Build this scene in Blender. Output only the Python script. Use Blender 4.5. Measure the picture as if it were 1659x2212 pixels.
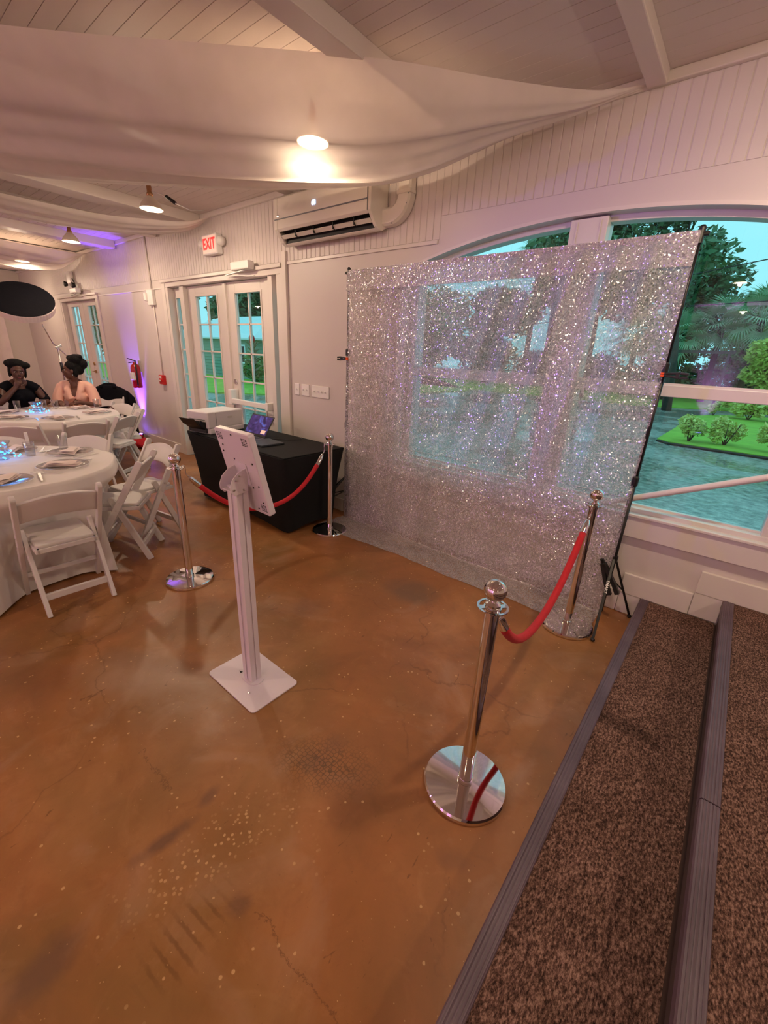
import bpy, bmesh, math, random
from mathutils import Vector, Matrix, Euler
from math import sin, cos, pi, radians, exp, sqrt, atan2

for o in list(bpy.data.objects):
    bpy.data.objects.remove(o)
SC = bpy.context.scene
COL = SC.collection
RND = random.Random(7)

# ------------------------------------------------------------------ camera
CAM_H = 1.6
yaw, pitch, roll, FPX = radians(-38.701), radians(20.657), radians(2.832), 903.64
fw = Vector((sin(yaw) * cos(pitch), cos(yaw) * cos(pitch), -sin(pitch)))
r0 = Vector((cos(yaw), -sin(yaw), 0))
u0 = r0.cross(fw)
rt = r0 * cos(roll) + u0 * sin(roll)
up = -r0 * sin(roll) + u0 * cos(roll)
cd = bpy.data.cameras.new('camera')
cam = bpy.data.objects.new('camera', cd)
COL.objects.link(cam)
cd.sensor_fit = 'HORIZONTAL'
cd.sensor_width = 36
cd.lens = FPX / 1659 * 36
cd.clip_start = 0.02
cd.clip_end = 400
m = Matrix((rt, up, -fw)).transposed().to_4x4()
m.translation = (0, 0, CAM_H)
cam.matrix_world = m
SC.camera = cam

# ------------------------------------------------------------------ world / exposure
SC.view_settings.view_transform = 'Standard'
SC.view_settings.look = 'None'
SC.view_settings.gamma = 1
SC.view_settings.use_curve_mapping = False
SC.view_settings.exposure = 0.22
w = bpy.data.worlds.new('overcast_evening_sky')
SC.world = w
w.use_nodes = True
bg = w.node_tree.nodes['Background']
bg.inputs[0].default_value = (0.29, 0.70, 0.78, 1)
bg.inputs[1].default_value = 1.25
LAMP_W = 5.0           # each warm pendant bulb, downward
LAMP_SIDE_W = 8.5     # the part of the bulb that shines past the rim of the shade
LAMP_COL = (1.0, 0.77, 0.53)
UP_W = 480.0            # each violet LED uplight
UP_COL = (0.20, 0.07, 1.0)


def lin(r, g, b):
    f = lambda c: (c / 255 / 12.92) if c / 255 <= 0.04045 else ((c / 255 + 0.055) / 1.055) ** 2.4
    return (f(r), f(g), f(b), 1)


# ------------------------------------------------------------------ materials
MATS = {}


def newmat(name):
    m = bpy.data.materials.new(name)
    m.use_nodes = True
    nt = m.node_tree
    nt.nodes.clear()
    out = nt.nodes.new('ShaderNodeOutputMaterial')
    MATS[name] = m
    return m, nt, out


def node(nt, kind, **kw):
    n = nt.nodes.new(kind)
    for k, v in kw.items():
        if k.startswith('i_'):
            n.inputs[k[2:].replace('_', ' ')].default_value = v
        else:
            setattr(n, k, v)
    return n


def pm(name, col, rough=0.5, metal=0.0, var=0.06, scale=8.0, bump=0.0, bscale=60.0, emit=None, estr=0.0, coat=0.0, sheen=0.0, spec=0.5):
    """principled material whose colour varies slightly with noise"""
    m, nt, out = newmat(name)
    L = nt.links.new
    p = node(nt, 'ShaderNodeBsdfPrincipled')
    tc = node(nt, 'ShaderNodeTexCoord')
    ns = node(nt, 'ShaderNodeTexNoise', i_Scale=scale, i_Detail=4.0)
    mx = node(nt, 'ShaderNodeMixRGB')
    mx.inputs[1].default_value = tuple(c * (1 - var) for c in col[:3]) + (1,)
    mx.inputs[2].default_value = tuple(min(1, c * (1 + var)) for c in col[:3]) + (1,)
    L(tc.outputs['Object'], ns.inputs['Vector'])
    L(ns.outputs['Fac'], mx.inputs[0])
    L(mx.outputs[0], p.inputs['Base Color'])
    p.inputs['Roughness'].default_value = rough
    p.inputs['Metallic'].default_value = metal
    p.inputs['Specular IOR Level'].default_value = spec
    p.inputs['Coat Weight'].default_value = coat
    p.inputs['Sheen Weight'].default_value = sheen
    if emit:
        p.inputs['Emission Color'].default_value = emit
        p.inputs['Emission Strength'].default_value = estr
    if bump:
        n2 = node(nt, 'ShaderNodeTexNoise', i_Scale=bscale, i_Detail=3.0)
        b = node(nt, 'ShaderNodeBump', i_Strength=bump, i_Distance=0.01)
        L(tc.outputs['Object'], n2.inputs['Vector'])
        L(n2.outputs['Fac'], b.inputs['Height'])
        L(b.outputs[0], p.inputs['Normal'])
    L(p.outputs[0], out.inputs[0])
    return m


pm('wall_paint', lin(212, 202, 198), 0.45, var=0.02, scale=1.5, bump=0.03, bscale=30)
pm('trim_paint', lin(220, 211, 206), 0.35, var=0.02, scale=3)
pm('ceiling_paint', lin(216, 204, 198), 0.55, var=0.03, scale=3, bump=0.05, bscale=40)
pm('chair_resin', lin(216, 208, 208), 0.35, var=0.02)
pm('chair_pad', lin(212, 206, 204), 0.5, var=0.02, bump=0.05, bscale=200)
pm('tablecloth', lin(220, 211, 208), 0.75, var=0.03, scale=5, bump=0.08, bscale=20, sheen=0.2)
pm('napkin', lin(232, 214, 210), 0.8, var=0.04, bump=0.1, bscale=120)
pm('black_spandex', (0.006, 0.006, 0.007, 1), 0.75, var=0.2, scale=40, bump=0.03, bscale=300, spec=0.25)
pm('black_plastic', (0.008, 0.008, 0.009, 1), 0.38, var=0.15)
pm('black_metal', (0.008, 0.007, 0.008, 1), 0.4, var=0.15)
pm('dark_cloth', (0.006, 0.006, 0.009, 1), 0.9, var=0.3, scale=12, bump=0.2, bscale=25, spec=0.1)
pm('white_plastic', lin(236, 232, 230), 0.32, var=0.02)
pm('ac_plastic', lin(226, 218, 208), 0.28, var=0.01, coat=0.2)
pm('printer_plastic', lin(226, 220, 222), 0.42, var=0.02)
pm('white_powdercoat', lin(216, 203, 214), 0.38, var=0.02, bump=0.02, bscale=300)
pm('slot_dark', (0.012, 0.01, 0.012, 1), 0.6, var=0.1)
pm('chrome', (0.82, 0.80, 0.78, 1), 0.045, 1.0, var=0.02)
pm('steel', (0.72, 0.70, 0.68, 1), 0.32, 1.0, var=0.05)
pm('satin_brass', lin(190, 150, 110), 0.3, 1.0, var=0.05)
pm('red_velvet', (0.50, 0.006, 0.016, 1), 0.8, var=0.15, scale=40, sheen=0.05, bump=0.1, bscale=200)
pm('red_plastic', lin(200, 30, 35), 0.35, var=0.05)
pm('red_steel', lin(165, 18, 26), 0.25, var=0.05, coat=0.4)
pm('orange_rubber', lin(240, 90, 20), 0.5, var=0.05)
pm('tablet_slate', lin(46, 50, 56), 0.45, 0.2, var=0.05)
pm('laptop_grey', lin(120, 122, 128), 0.35, 0.6, var=0.04)
pm('sign_face', lin(240, 225, 215), 0.4, var=0.02, emit=lin(255, 190, 170), estr=0.25)
pm('sign_red', lin(230, 40, 40), 0.4, var=0.02, emit=lin(255, 40, 40), estr=0.9)
pm('display_glow', lin(190, 215, 255), 0.4, var=0.02, emit=lin(170, 205, 255), estr=2.5)
pm('bulb_glow', (1, 0.9, 0.7, 1), 0.4, var=0.02, emit=(1.0, 0.80, 0.48, 1), estr=14)
pm('led_cyan', (0.1, 0.6, 1, 1), 0.4, var=0.02, emit=(0.02, 0.35, 1.0, 1), estr=6)
pm('led_violet', (0.3, 0.2, 1, 1), 0.4, var=0.02, emit=(0.22, 0.10, 1.0, 1), estr=10)
pm('lamp_enamel', lin(235, 225, 205), 0.3, var=0.02)
pm('skin_dark', lin(96, 58, 44), 0.5, var=0.1, scale=10)
pm('skin_deep', lin(82, 50, 40), 0.5, var=0.1, scale=10)
pm('hair_black', (0.004, 0.0035, 0.004, 1), 0.75, var=0.3, scale=60, bump=0.9, bscale=70, spec=0.2)
pm('pink_satin', lin(232, 178, 160), 0.5, var=0.05, bump=0.1, bscale=20, sheen=0.2)
pm('eye_white', lin(215, 205, 198), 0.3, var=0.02)
pm('lip_tone', lin(110, 45, 48), 0.4, var=0.05)
pm('brown_leather', lin(80, 40, 36), 0.45, var=0.15)
pm('grey_plastic', lin(110, 112, 118), 0.5, var=0.05)
pm('ext_grass', lin(146, 184, 60), 0.9, var=0.35, scale=2.5, bump=0.4, bscale=40)
pm('leaf_dark', lin(92, 122, 84), 0.55, var=0.5, scale=0.9)
pm('leaf_mid', lin(122, 158, 96), 0.55, var=0.5, scale=1.2)
pm('leaf_bright', lin(196, 204, 96), 0.5, var=0.35, scale=3)
pm('leaf_palm', lin(150, 178, 140), 0.5, var=0.4, scale=1.5)
pm('leaf_yellow', lin(212, 214, 120), 0.5, var=0.35, scale=6)
pm('agave_leaf', lin(150, 130, 95), 0.6, var=0.35, scale=7)
pm('bark', lin(70, 60, 52), 0.9, var=0.35, scale=6, bump=0.6, bscale=15)
pm('post_wood', lin(88, 80, 70), 0.85, var=0.3, scale=6)
pm('mulch', lin(45, 38, 34), 0.95, var=0.5, scale=15, bump=0.8, bscale=30)
pm('siding_green', lin(134, 156, 136), 0.7, var=0.1, scale=3)
pm('roof_white', lin(225, 235, 238), 0.5, var=0.05, scale=2)
pm('carpet_side', lin(70, 50, 46), 0.95, var=0.2)


def m_nosing():
    m, nt, out = newmat('nosing_vinyl')
    L = nt.links.new
    tc = node(nt, 'ShaderNodeTexCoord')
    p = node(nt, 'ShaderNodeBsdfPrincipled')
    ns = node(nt, 'ShaderNodeTexNoise', i_Scale=5.0, i_Detail=5.0)
    cr = node(nt, 'ShaderNodeValToRGB')
    cr.color_ramp.elements[0].position = 0.3
    cr.color_ramp.elements[0].color = lin(80, 62, 74)
    cr.color_ramp.elements[1].position = 0.75
    cr.color_ramp.elements[1].color = lin(106, 88, 100)
    L(tc.outputs['Object'], ns.inputs['Vector'])
    L(ns.outputs['Fac'], cr.inputs[0])
    L(cr.outputs[0], p.inputs['Base Color'])
    p.inputs['Roughness'].default_value = 0.5
    wv = node(nt, 'ShaderNodeTexWave', i_Scale=28.0)
    wv.bands_direction = 'X'
    b = node(nt, 'ShaderNodeBump', i_Strength=0.35, i_Distance=0.003)
    L(tc.outputs['Object'], wv.inputs['Vector'])
    L(wv.outputs['Fac'], b.inputs['Height'])
    L(b.outputs[0], p.inputs['Normal'])
    L(p.outputs[0], out.inputs[0])


m_nosing()


def m_carpet():
    m, nt, out = newmat('carpet')
    L = nt.links.new
    tc = node(nt, 'ShaderNodeTexCoord')
    p = node(nt, 'ShaderNodeBsdfPrincipled')
    mp = node(nt, 'ShaderNodeMapping')
    mp.inputs['Scale'].default_value = (1.0, 0.45, 1.0)
    ns = node(nt, 'ShaderNodeTexNoise', i_Scale=190.0, i_Detail=3.0, i_Roughness=0.7)
    cr = node(nt, 'ShaderNodeValToRGB')
    e = cr.color_ramp.elements
    e[0].position = 0.36
    e[0].color = lin(48, 33, 30)
    e[1].position = 0.66
    e[1].color = lin(164, 130, 118)
    k = e.new(0.5)
    k.color = lin(104, 76, 67)
    n2 = node(nt, 'ShaderNodeTexNoise', i_Scale=6.0, i_Detail=3.0)
    mx = node(nt, 'ShaderNodeMixRGB', blend_type='MULTIPLY')
    mx.inputs[0].default_value = 0.5
    c2 = node(nt, 'ShaderNodeValToRGB')
    c2.color_ramp.elements[0].position = 0.3
    c2.color_ramp.elements[0].color = (0.45, 0.42, 0.36, 1)
    c2.color_ramp.elements[1].position = 0.7
    c2.color_ramp.elements[1].color = (1, 1, 1, 1)
    L(tc.outputs['Object'], mp.inputs[0])
    L(mp.outputs[0], ns.inputs['Vector'])
    L(ns.outputs['Fac'], cr.inputs[0])
    L(tc.outputs['Object'], n2.inputs['Vector'])
    L(n2.outputs['Fac'], c2.inputs[0])
    L(cr.outputs[0], mx.inputs[1])
    L(c2.outputs[0], mx.inputs[2])
    # dark spilled stain at one spot on the lower tread
    sep = node(nt, 'ShaderNodeVectorMath', operation='SUBTRACT')
    sep.inputs[1].default_value = STAIN
    sc_ = node(nt, 'ShaderNodeVectorMath', operation='MULTIPLY')
    sc_.inputs[1].default_value = (5.0, 14.0, 0.0)
    n3 = node(nt, 'ShaderNodeTexNoise', i_Scale=9.0)
    ad = node(nt, 'ShaderNodeVectorMath', operation='ADD')
    ln = node(nt, 'ShaderNodeVectorMath', operation='LENGTH')
    c3 = node(nt, 'ShaderNodeValToRGB')
    c3.color_ramp.elements[0].position = 0.45
    c3.color_ramp.elements[0].color = (0.35, 0.33, 0.32, 1)
    c3.color_ramp.elements[1].position = 1.0
    c3.color_ramp.elements[1].color = (1, 1, 1, 1)
    L(tc.outputs['Object'], sep.inputs[0])
    L(sep.outputs[0], sc_.inputs[0])
    L(tc.outputs['Object'], n3.inputs['Vector'])
    L(sc_.outputs[0], ad.inputs[0])
    L(n3.outputs['Color'], ad.inputs[1])
    L(ad.outputs[0], ln.inputs[0])
    L(ln.outputs['Value'], c3.inputs[0])
    m2 = node(nt, 'ShaderNodeMixRGB', blend_type='MULTIPLY')
    m2.inputs[0].default_value = 1
    L(mx.outputs[0], m2.inputs[1])
    L(c3.outputs[0], m2.inputs[2])
    L(m2.outputs[0], p.inputs['Base Color'])
    p.inputs['Roughness'].default_value = 0.95
    p.inputs['Specular IOR Level'].default_value = 0.15
    b = node(nt, 'ShaderNodeBump', i_Strength=0.9, i_Distance=0.006)
    L(ns.outputs['Fac'], b.inputs['Height'])
    L(b.outputs[0], p.inputs['Normal'])
    L(p.outputs[0], out.inputs[0])


STAIN = (0.02 + 0.06, 1.78, 0)
m_carpet()


def m_floor():
    """acid-stained concrete, worn to the aggregate in places, with mats' prints, cracks and scuffs"""
    m, nt, out = newmat('stained_concrete')
    L = nt.links.new
    tc = node(nt, 'ShaderNodeTexCoord')
    P = tc.outputs['Object']
    p = node(nt, 'ShaderNodeBsdfPrincipled')

    def noise(scale, detail=4.0, dist=0.0, rough=0.55):
        n = node(nt, 'ShaderNodeTexNoise', i_Scale=scale, i_Detail=detail, i_Distortion=dist, i_Roughness=rough)
        L(P, n.inputs['Vector'])
        return n

    def ramp(src, a, b, c0=(0, 0, 0, 1), c1=(1, 1, 1, 1)):
        r = node(nt, 'ShaderNodeValToRGB')
        r.color_ramp.elements[0].position = a
        r.color_ramp.elements[0].color = c0
        r.color_ramp.elements[1].position = b
        r.color_ramp.elements[1].color = c1
        L(src, r.inputs[0])
        return r.outputs[0]

    def math_(op, a, b=None, clamp=False):
        n = node(nt, 'ShaderNodeMath', operation=op, use_clamp=clamp)
        for i, x in enumerate((a, b)):
            if x is None:
                continue
            if isinstance(x, (int, float)):
                n.inputs[i].default_value = x
            else:
                L(x, n.inputs[i])
        return n.outputs[0]

    def mix(fac, a, b, bt='MIX'):
        n = node(nt, 'ShaderNodeMixRGB', blend_type=bt)
        for i, x in enumerate((fac, a, b)):
            if isinstance(x, (int, float, tuple)):
                n.inputs[i].default_value = x
            else:
                L(x, n.inputs[i])
        return n.outputs[0]

    def blob(cx, cy, rx, ry, rot=0.0, soft=0.5, wob=0.5, ws=7.0):
        mp = node(nt, 'ShaderNodeMapping', vector_type='TEXTURE')
        mp.inputs['Location'].default_value = (cx, cy, 0)
        mp.inputs['Rotation'].default_value = (0, 0, rot)
        mp.inputs['Scale'].default_value = (rx, ry, 1)
        L(P, mp.inputs[0])
        ln = node(nt, 'ShaderNodeVectorMath', operation='LENGTH')
        L(mp.outputs[0], ln.inputs[0])
        n = noise(ws, 4.0)
        d = math_('ADD', ln.outputs['Value'], math_('MULTIPLY', math_('SUBTRACT', n.outputs['Fac'], 0.5), wob))
        return ramp(d, 1 - soft, 1.0, (1, 1, 1, 1), (0, 0, 0, 1))

    base = node(nt, 'ShaderNodeValToRGB')
    e = base.color_ramp.elements
    e[0].position = 0.30
    e[0].color = lin(128, 84, 48)
    e[1].position = 0.72
    e[1].color = lin(176, 122, 78)
    k = e.new(0.52)
    k.color = lin(152, 98, 56)
    L(noise(1.6, 6.0, 0.6).outputs['Fac'], base.inputs[0])
    col = base.outputs[0]
    # olive clouds
    col = mix(ramp(noise(0.9, 5.0, 0.8).outputs['Fac'], 0.48, 0.75), col, lin(124, 92, 50))
    # greyish worn haze
    col = mix(math_('MULTIPLY', ramp(noise(2.3, 6.0, 1.0).outputs['Fac'], 0.55, 0.8), 0.55), col, lin(176, 140, 116))
    col = mix(math_('MULTIPLY', ramp(noise(9.0, 7.0, 0.8, 0.7).outputs['Fac'], 0.5, 0.78), 0.35), col, lin(112, 72, 40))
    col = mix(math_('MULTIPLY', ramp(noise(5.0, 7.0, 1.2, 0.7).outputs['Fac'], 0.56, 0.8), 0.3), col, lin(192, 138, 96))
    # worn polished area
    col = mix(math_('MULTIPLY', blob(-1.97, 0.6, 0.5, 0.22, 0.5, 0.8, 0.9), 0.5), col, lin(160, 132, 112))
    col = mix(math_('MULTIPLY', blob(-2.5, 0.15, 0.5, 0.2, 0.3, 0.8, 0.9), 0.4), col, lin(110, 72, 50))
    # round dark spot in front of the curtain
    col = mix(math_('MULTIPLY', blob(-1.47, 2.2, 0.24, 0.2, 0.3, 0.55, 0.7), 0.65), col, lin(106, 82, 62))
    # grey traffic marks running diagonally
    for (cx, cy, rx, ry, rt_, f) in ((-1.13, 0.30, 0.035, 0.13, -0.1, 0.6), (-1.16, 0.47, 0.03, 0.06, 0.2, 0.45), (-1.05, -0.06, 0.07, 0.13, 0.2, 0.5),
                                     (-0.78, 0.36, 0.05, 0.04, 0.8, 0.45), (-0.97, 0.83, 0.10, 0.07, 0.3, 0.35), (-0.97, 0.95, 0.07, 0.06, 0.8, 0.3), (-0.80, 0.86, 0.14, 0.10, 0.8, 0.2), (-0.35, 0.9, 0.08, 0.05, 0.3, 0.25),
                                     (-1.30, 0.75, 0.25, 0.12, 0.5, 0.15), (-0.75, 1.7, 0.3, 0.2, 0.2, 0.15), (-2.2, 0.9, 0.25, 0.15, 0.2, 0.2), (-1.9, 1.5, 0.3, 0.12, 0.9, 0.2)):
        col = mix(math_('MULTIPLY', blob(cx, cy, rx, ry, rt_, 0.7, 1.0, 14.0), f), col, lin(88, 64, 58))
    # honeycomb prints of an old rubber mat
    v = node(nt, 'ShaderNodeTexVoronoi', feature='DISTANCE_TO_EDGE', i_Scale=58.0, i_Randomness=0.55)
    L(P, v.inputs['Vector'])
    cell = ramp(v.outputs['Distance'], 0.03, 0.14, (1, 1, 1, 1), (0, 0, 0, 1))
    msk = math_('MULTIPLY', cell, blob(-0.93, 0.86, 0.26, 0.15, 0.5, 0.8, 1.0, 12.0))
    col = mix(math_('MULTIPLY', msk, 0.75), col, lin(78, 56, 34))
    # parallel roller scuffs
    mp = node(nt, 'ShaderNodeMapping')
    mp.inputs['Rotation'].default_value = (0, 0, radians(-6))
    L(P, mp.inputs[0])
    wv = node(nt, 'ShaderNodeTexWave', i_Scale=8.5, i_Distortion=1.2, i_Detail=4.0)
    wv.bands_direction = 'Y'
    wv.inputs['Detail Scale'].default_value = 6
    L(mp.outputs[0], wv.inputs['Vector'])
    scuff = math_('MULTIPLY', ramp(wv.outputs['Fac'], 0.72, 0.95), blob(-0.83, 0.22, 0.11, 0.16, 0.1, 0.6, 1.1, 14.0))
    col = mix(math_('MULTIPLY', scuff, 0.42), col, lin(92, 58, 30))
    # exposed aggregate chips
    v2 = node(nt, 'ShaderNodeTexVoronoi', feature='F1', i_Scale=62.0, i_Randomness=1.0)
    L(P, v2.inputs['Vector'])
    sepc = node(nt, 'ShaderNodeSeparateColor')
    L(v2.outputs['Color'], sepc.inputs[0])
    chip = ramp(v2.outputs['Distance'], 0.28, 0.36, (1, 1, 1, 1), (0, 0, 0, 1))
    rare = math_('GREATER_THAN', sepc.outputs[0], 0.982)
    dense = math_('MULTIPLY', math_('GREATER_THAN', sepc.outputs[0], 0.35), blob(-0.985, 0.40, 0.115, 0.34, -0.15, 0.7, 1.4, 12.0))
    some = math_('MULTIPLY', math_('GREATER_THAN', sepc.outputs[0], 0.8), ramp(noise(3.0, 3.0).outputs['Fac'], 0.6, 0.72))
    tot = math_('MULTIPLY', chip, math_('MAXIMUM', math_('MAXIMUM', rare, dense), some))
    v3 = node(nt, 'ShaderNodeTexVoronoi', feature='F1', i_Scale=160.0, i_Randomness=1.0)
    L(P, v3.inputs['Vector'])
    sp3 = node(nt, 'ShaderNodeSeparateColor')
    L(v3.outputs['Color'], sp3.inputs[0])
    fine = math_('MULTIPLY', ramp(v3.outputs['Distance'], 0.2, 0.3, (1, 1, 1, 1), (0, 0, 0, 1)), math_('GREATER_THAN', sp3.outputs[1], 0.988))
    col = mix(math_('MULTIPLY', math_('MAXIMUM', tot, fine), 0.75), col, lin(206, 164, 116))
    # cracks: thin lines between big distorted cells
    nd = noise(2.0, 6.0)
    ad = node(nt, 'ShaderNodeVectorMath', operation='ADD')
    L(P, ad.inputs[0])
    sv = node(nt, 'ShaderNodeVectorMath', operation='SCALE')
    sv.inputs['Scale'].default_value = 0.55
    L(nd.outputs['Color'], sv.inputs[0])
    L(sv.outputs[0], ad.inputs[1])
    vc = node(nt, 'ShaderNodeTexVoronoi', feature='DISTANCE_TO_EDGE', i_Scale=0.85)
    L(ad.outputs[0], vc.inputs['Vector'])
    crack = ramp(vc.outputs['Distance'], 0.0, 0.006, (1, 1, 1, 1), (0, 0, 0, 1))
    crack = math_('MULTIPLY', crack, ramp(noise(1.7, 4.0).outputs['Fac'], 0.42, 0.55))
    col = mix(math_('MULTIPLY', crack, 0.4), col, lin(84, 52, 30))
    # two long cracks running along the old slab joint
    sxyz = node(nt, 'ShaderNodeSeparateXYZ')
    L(P, sxyz.inputs[0])
    nc = noise(11.0, 8.0, 0.0, 0.75)
    yy = math_('ADD', sxyz.outputs[1], math_('MULTIPLY', math_('SUBTRACT', nc.outputs['Fac'], 0.5), 0.16))
    ln_ = math_('ABSOLUTE', math_('SUBTRACT', yy, 0.385))
    line = ramp(ln_, 0.0008, 0.0032, (1, 1, 1, 1), (0, 0, 0, 1))
    seg = math_('MAXIMUM', math_('COMPARE', sxyz.outputs[0], -1.42), math_('COMPARE', sxyz.outputs[0], -0.53))
    for n_ in nt.nodes:
        if n_.type == 'MATH' and n_.operation == 'COMPARE':
            n_.inputs[2].default_value = 0.13 if abs(n_.inputs[1].default_value + 1.42) < 0.01 else 0.2
    col = mix(math_('MULTIPLY', math_('MULTIPLY', line, seg), 0.7), col, lin(84, 52, 30))
    # dark specks and scratches
    mp2 = node(nt, 'ShaderNodeMapping')
    mp2.inputs['Scale'].default_value = (30, 9, 1)
    mp2.inputs['Rotation'].default_value = (0, 0, 0.9)
    L(P, mp2.inputs[0])
    ns = node(nt, 'ShaderNodeTexNoise', i_Scale=1.0, i_Detail=5.0, i_Distortion=1.2)
    L(mp2.outputs[0], ns.inputs['Vector'])
    col = mix(math_('MULTIPLY', ramp(ns.outputs['Fac'], 0.70, 0.74), 0.55), col, lin(88, 54, 30))
    fleck = ramp(noise(70.0, 2.0).outputs['Fac'], 0.70, 0.78)
    col = mix(math_('MULTIPLY', fleck, 0.4), col, lin(100, 60, 34))
    L(col, p.inputs['Base Color'])
    rg = ramp(noise(3.5, 5.0).outputs['Fac'], 0.3, 0.8, (0.30, 0.30, 0.30, 1), (0.52, 0.52, 0.52, 1))
    L(rg, p.inputs['Roughness'])
    p.inputs['Specular IOR Level'].default_value = 0.4
    b = node(nt, 'ShaderNodeBump', i_Strength=0.12, i_Distance=0.004)
    L(noise(35.0, 5.0).outputs['Fac'], b.inputs['Height'])
    L(b.outputs[0], p.inputs['Normal'])
    L(p.outputs[0], out.inputs[0])


m_floor()


def m_glass():
    m, nt, out = newmat('window_glass')
    L = nt.links.new
    t = node(nt, 'ShaderNodeBsdfTransparent')
    t.inputs[0].default_value = (0.90, 0.97, 0.97, 1)
    g = node(nt, 'ShaderNodeBsdfGlossy', i_Roughness=0.01)
    lwn = node(nt, 'ShaderNodeLayerWeight', i_Blend=0.5)
    pw_ = node(nt, 'ShaderNodeMath', operation='POWER')
    pw_.inputs[1].default_value = 4.0
    L(lwn.outputs['Facing'], pw_.inputs[0])
    fr = node(nt, 'ShaderNodeMath', operation='MULTIPLY_ADD')
    fr.inputs[1].default_value = 0.5
    fr.inputs[2].default_value = 0.03
    L(pw_.outputs[0], fr.inputs[0])
    ns = node(nt, 'ShaderNodeTexNoise', i_Scale=2.0)
    b = node(nt, 'ShaderNodeBump', i_Strength=0.01)
    L(ns.outputs['Fac'], b.inputs['Height'])
    L(b.outputs[0], g.inputs['Normal'])
    mx = node(nt, 'ShaderNodeMixShader')
    L(fr.outputs[0], mx.inputs[0])
    L(t.outputs[0], mx.inputs[1])
    L(g.outputs[0], mx.inputs[2])
    L(mx.outputs[0], out.inputs[0])
    m, nt, out = newmat('clear_glass')
    L = nt.links.new
    t = node(nt, 'ShaderNodeBsdfTransparent')
    t.inputs[0].default_value = (0.94, 0.94, 0.95, 1)
    g = node(nt, 'ShaderNodeBsdfGlossy', i_Roughness=0.05)
    lw = node(nt, 'ShaderNodeLayerWeight', i_Blend=0.16)
    ns = node(nt, 'ShaderNodeTexNoise', i_Scale=30.0)
    b = node(nt, 'ShaderNodeBump', i_Strength=0.1)
    L(ns.outputs['Fac'], b.inputs['Height'])
    L(b.outputs[0], g.inputs['Normal'])
    mx = node(nt, 'ShaderNodeMixShader')
    L(lw.outputs['Facing'], mx.inputs[0])
    L(t.outputs[0], mx.inputs[1])
    L(g.outputs[0], mx.inputs[2])
    L(mx.outputs[0], out.inputs[0])


m_glass()


def m_sheer(name, opac, col):
    m, nt, out = newmat(name)
    L = nt.links.new
    t = node(nt, 'ShaderNodeBsdfTransparent')
    d = node(nt, 'ShaderNodeBsdfDiffuse')
    d.inputs[0].default_value = col
    tl = node(nt, 'ShaderNodeBsdfTranslucent')
    tl.inputs[0].default_value = col
    mx = node(nt, 'ShaderNodeMixShader')
    mx.inputs[0].default_value = 0.15
    L(d.outputs[0], mx.inputs[1])
    L(tl.outputs[0], mx.inputs[2])
    tc = node(nt, 'ShaderNodeTexCoord')
    ns = node(nt, 'ShaderNodeTexNoise', i_Scale=3.0, i_Detail=3.0)
    cr = node(nt, 'ShaderNodeValToRGB')
    cr.color_ramp.elements[0].position = 0.3
    cr.color_ramp.elements[0].color = (opac - 0.07,) * 3 + (1,)
    cr.color_ramp.elements[1].position = 0.7
    cr.color_ramp.elements[1].color = (opac + 0.07,) * 3 + (1,)
    L(tc.outputs['Object'], ns.inputs['Vector'])
    L(ns.outputs['Fac'], cr.inputs[0])
    m2 = node(nt, 'ShaderNodeMixShader')
    L(cr.outputs[0], m2.inputs[0])
    L(t.outputs[0], m2.inputs[1])
    L(mx.outputs[0], m2.inputs[2])
    L(m2.outputs[0], out.inputs[0])


m_sheer('sheer_voile', 0.78, lin(236, 226, 220))
m_sheer('white_drape', 0.93, lin(236, 222, 220))


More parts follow.
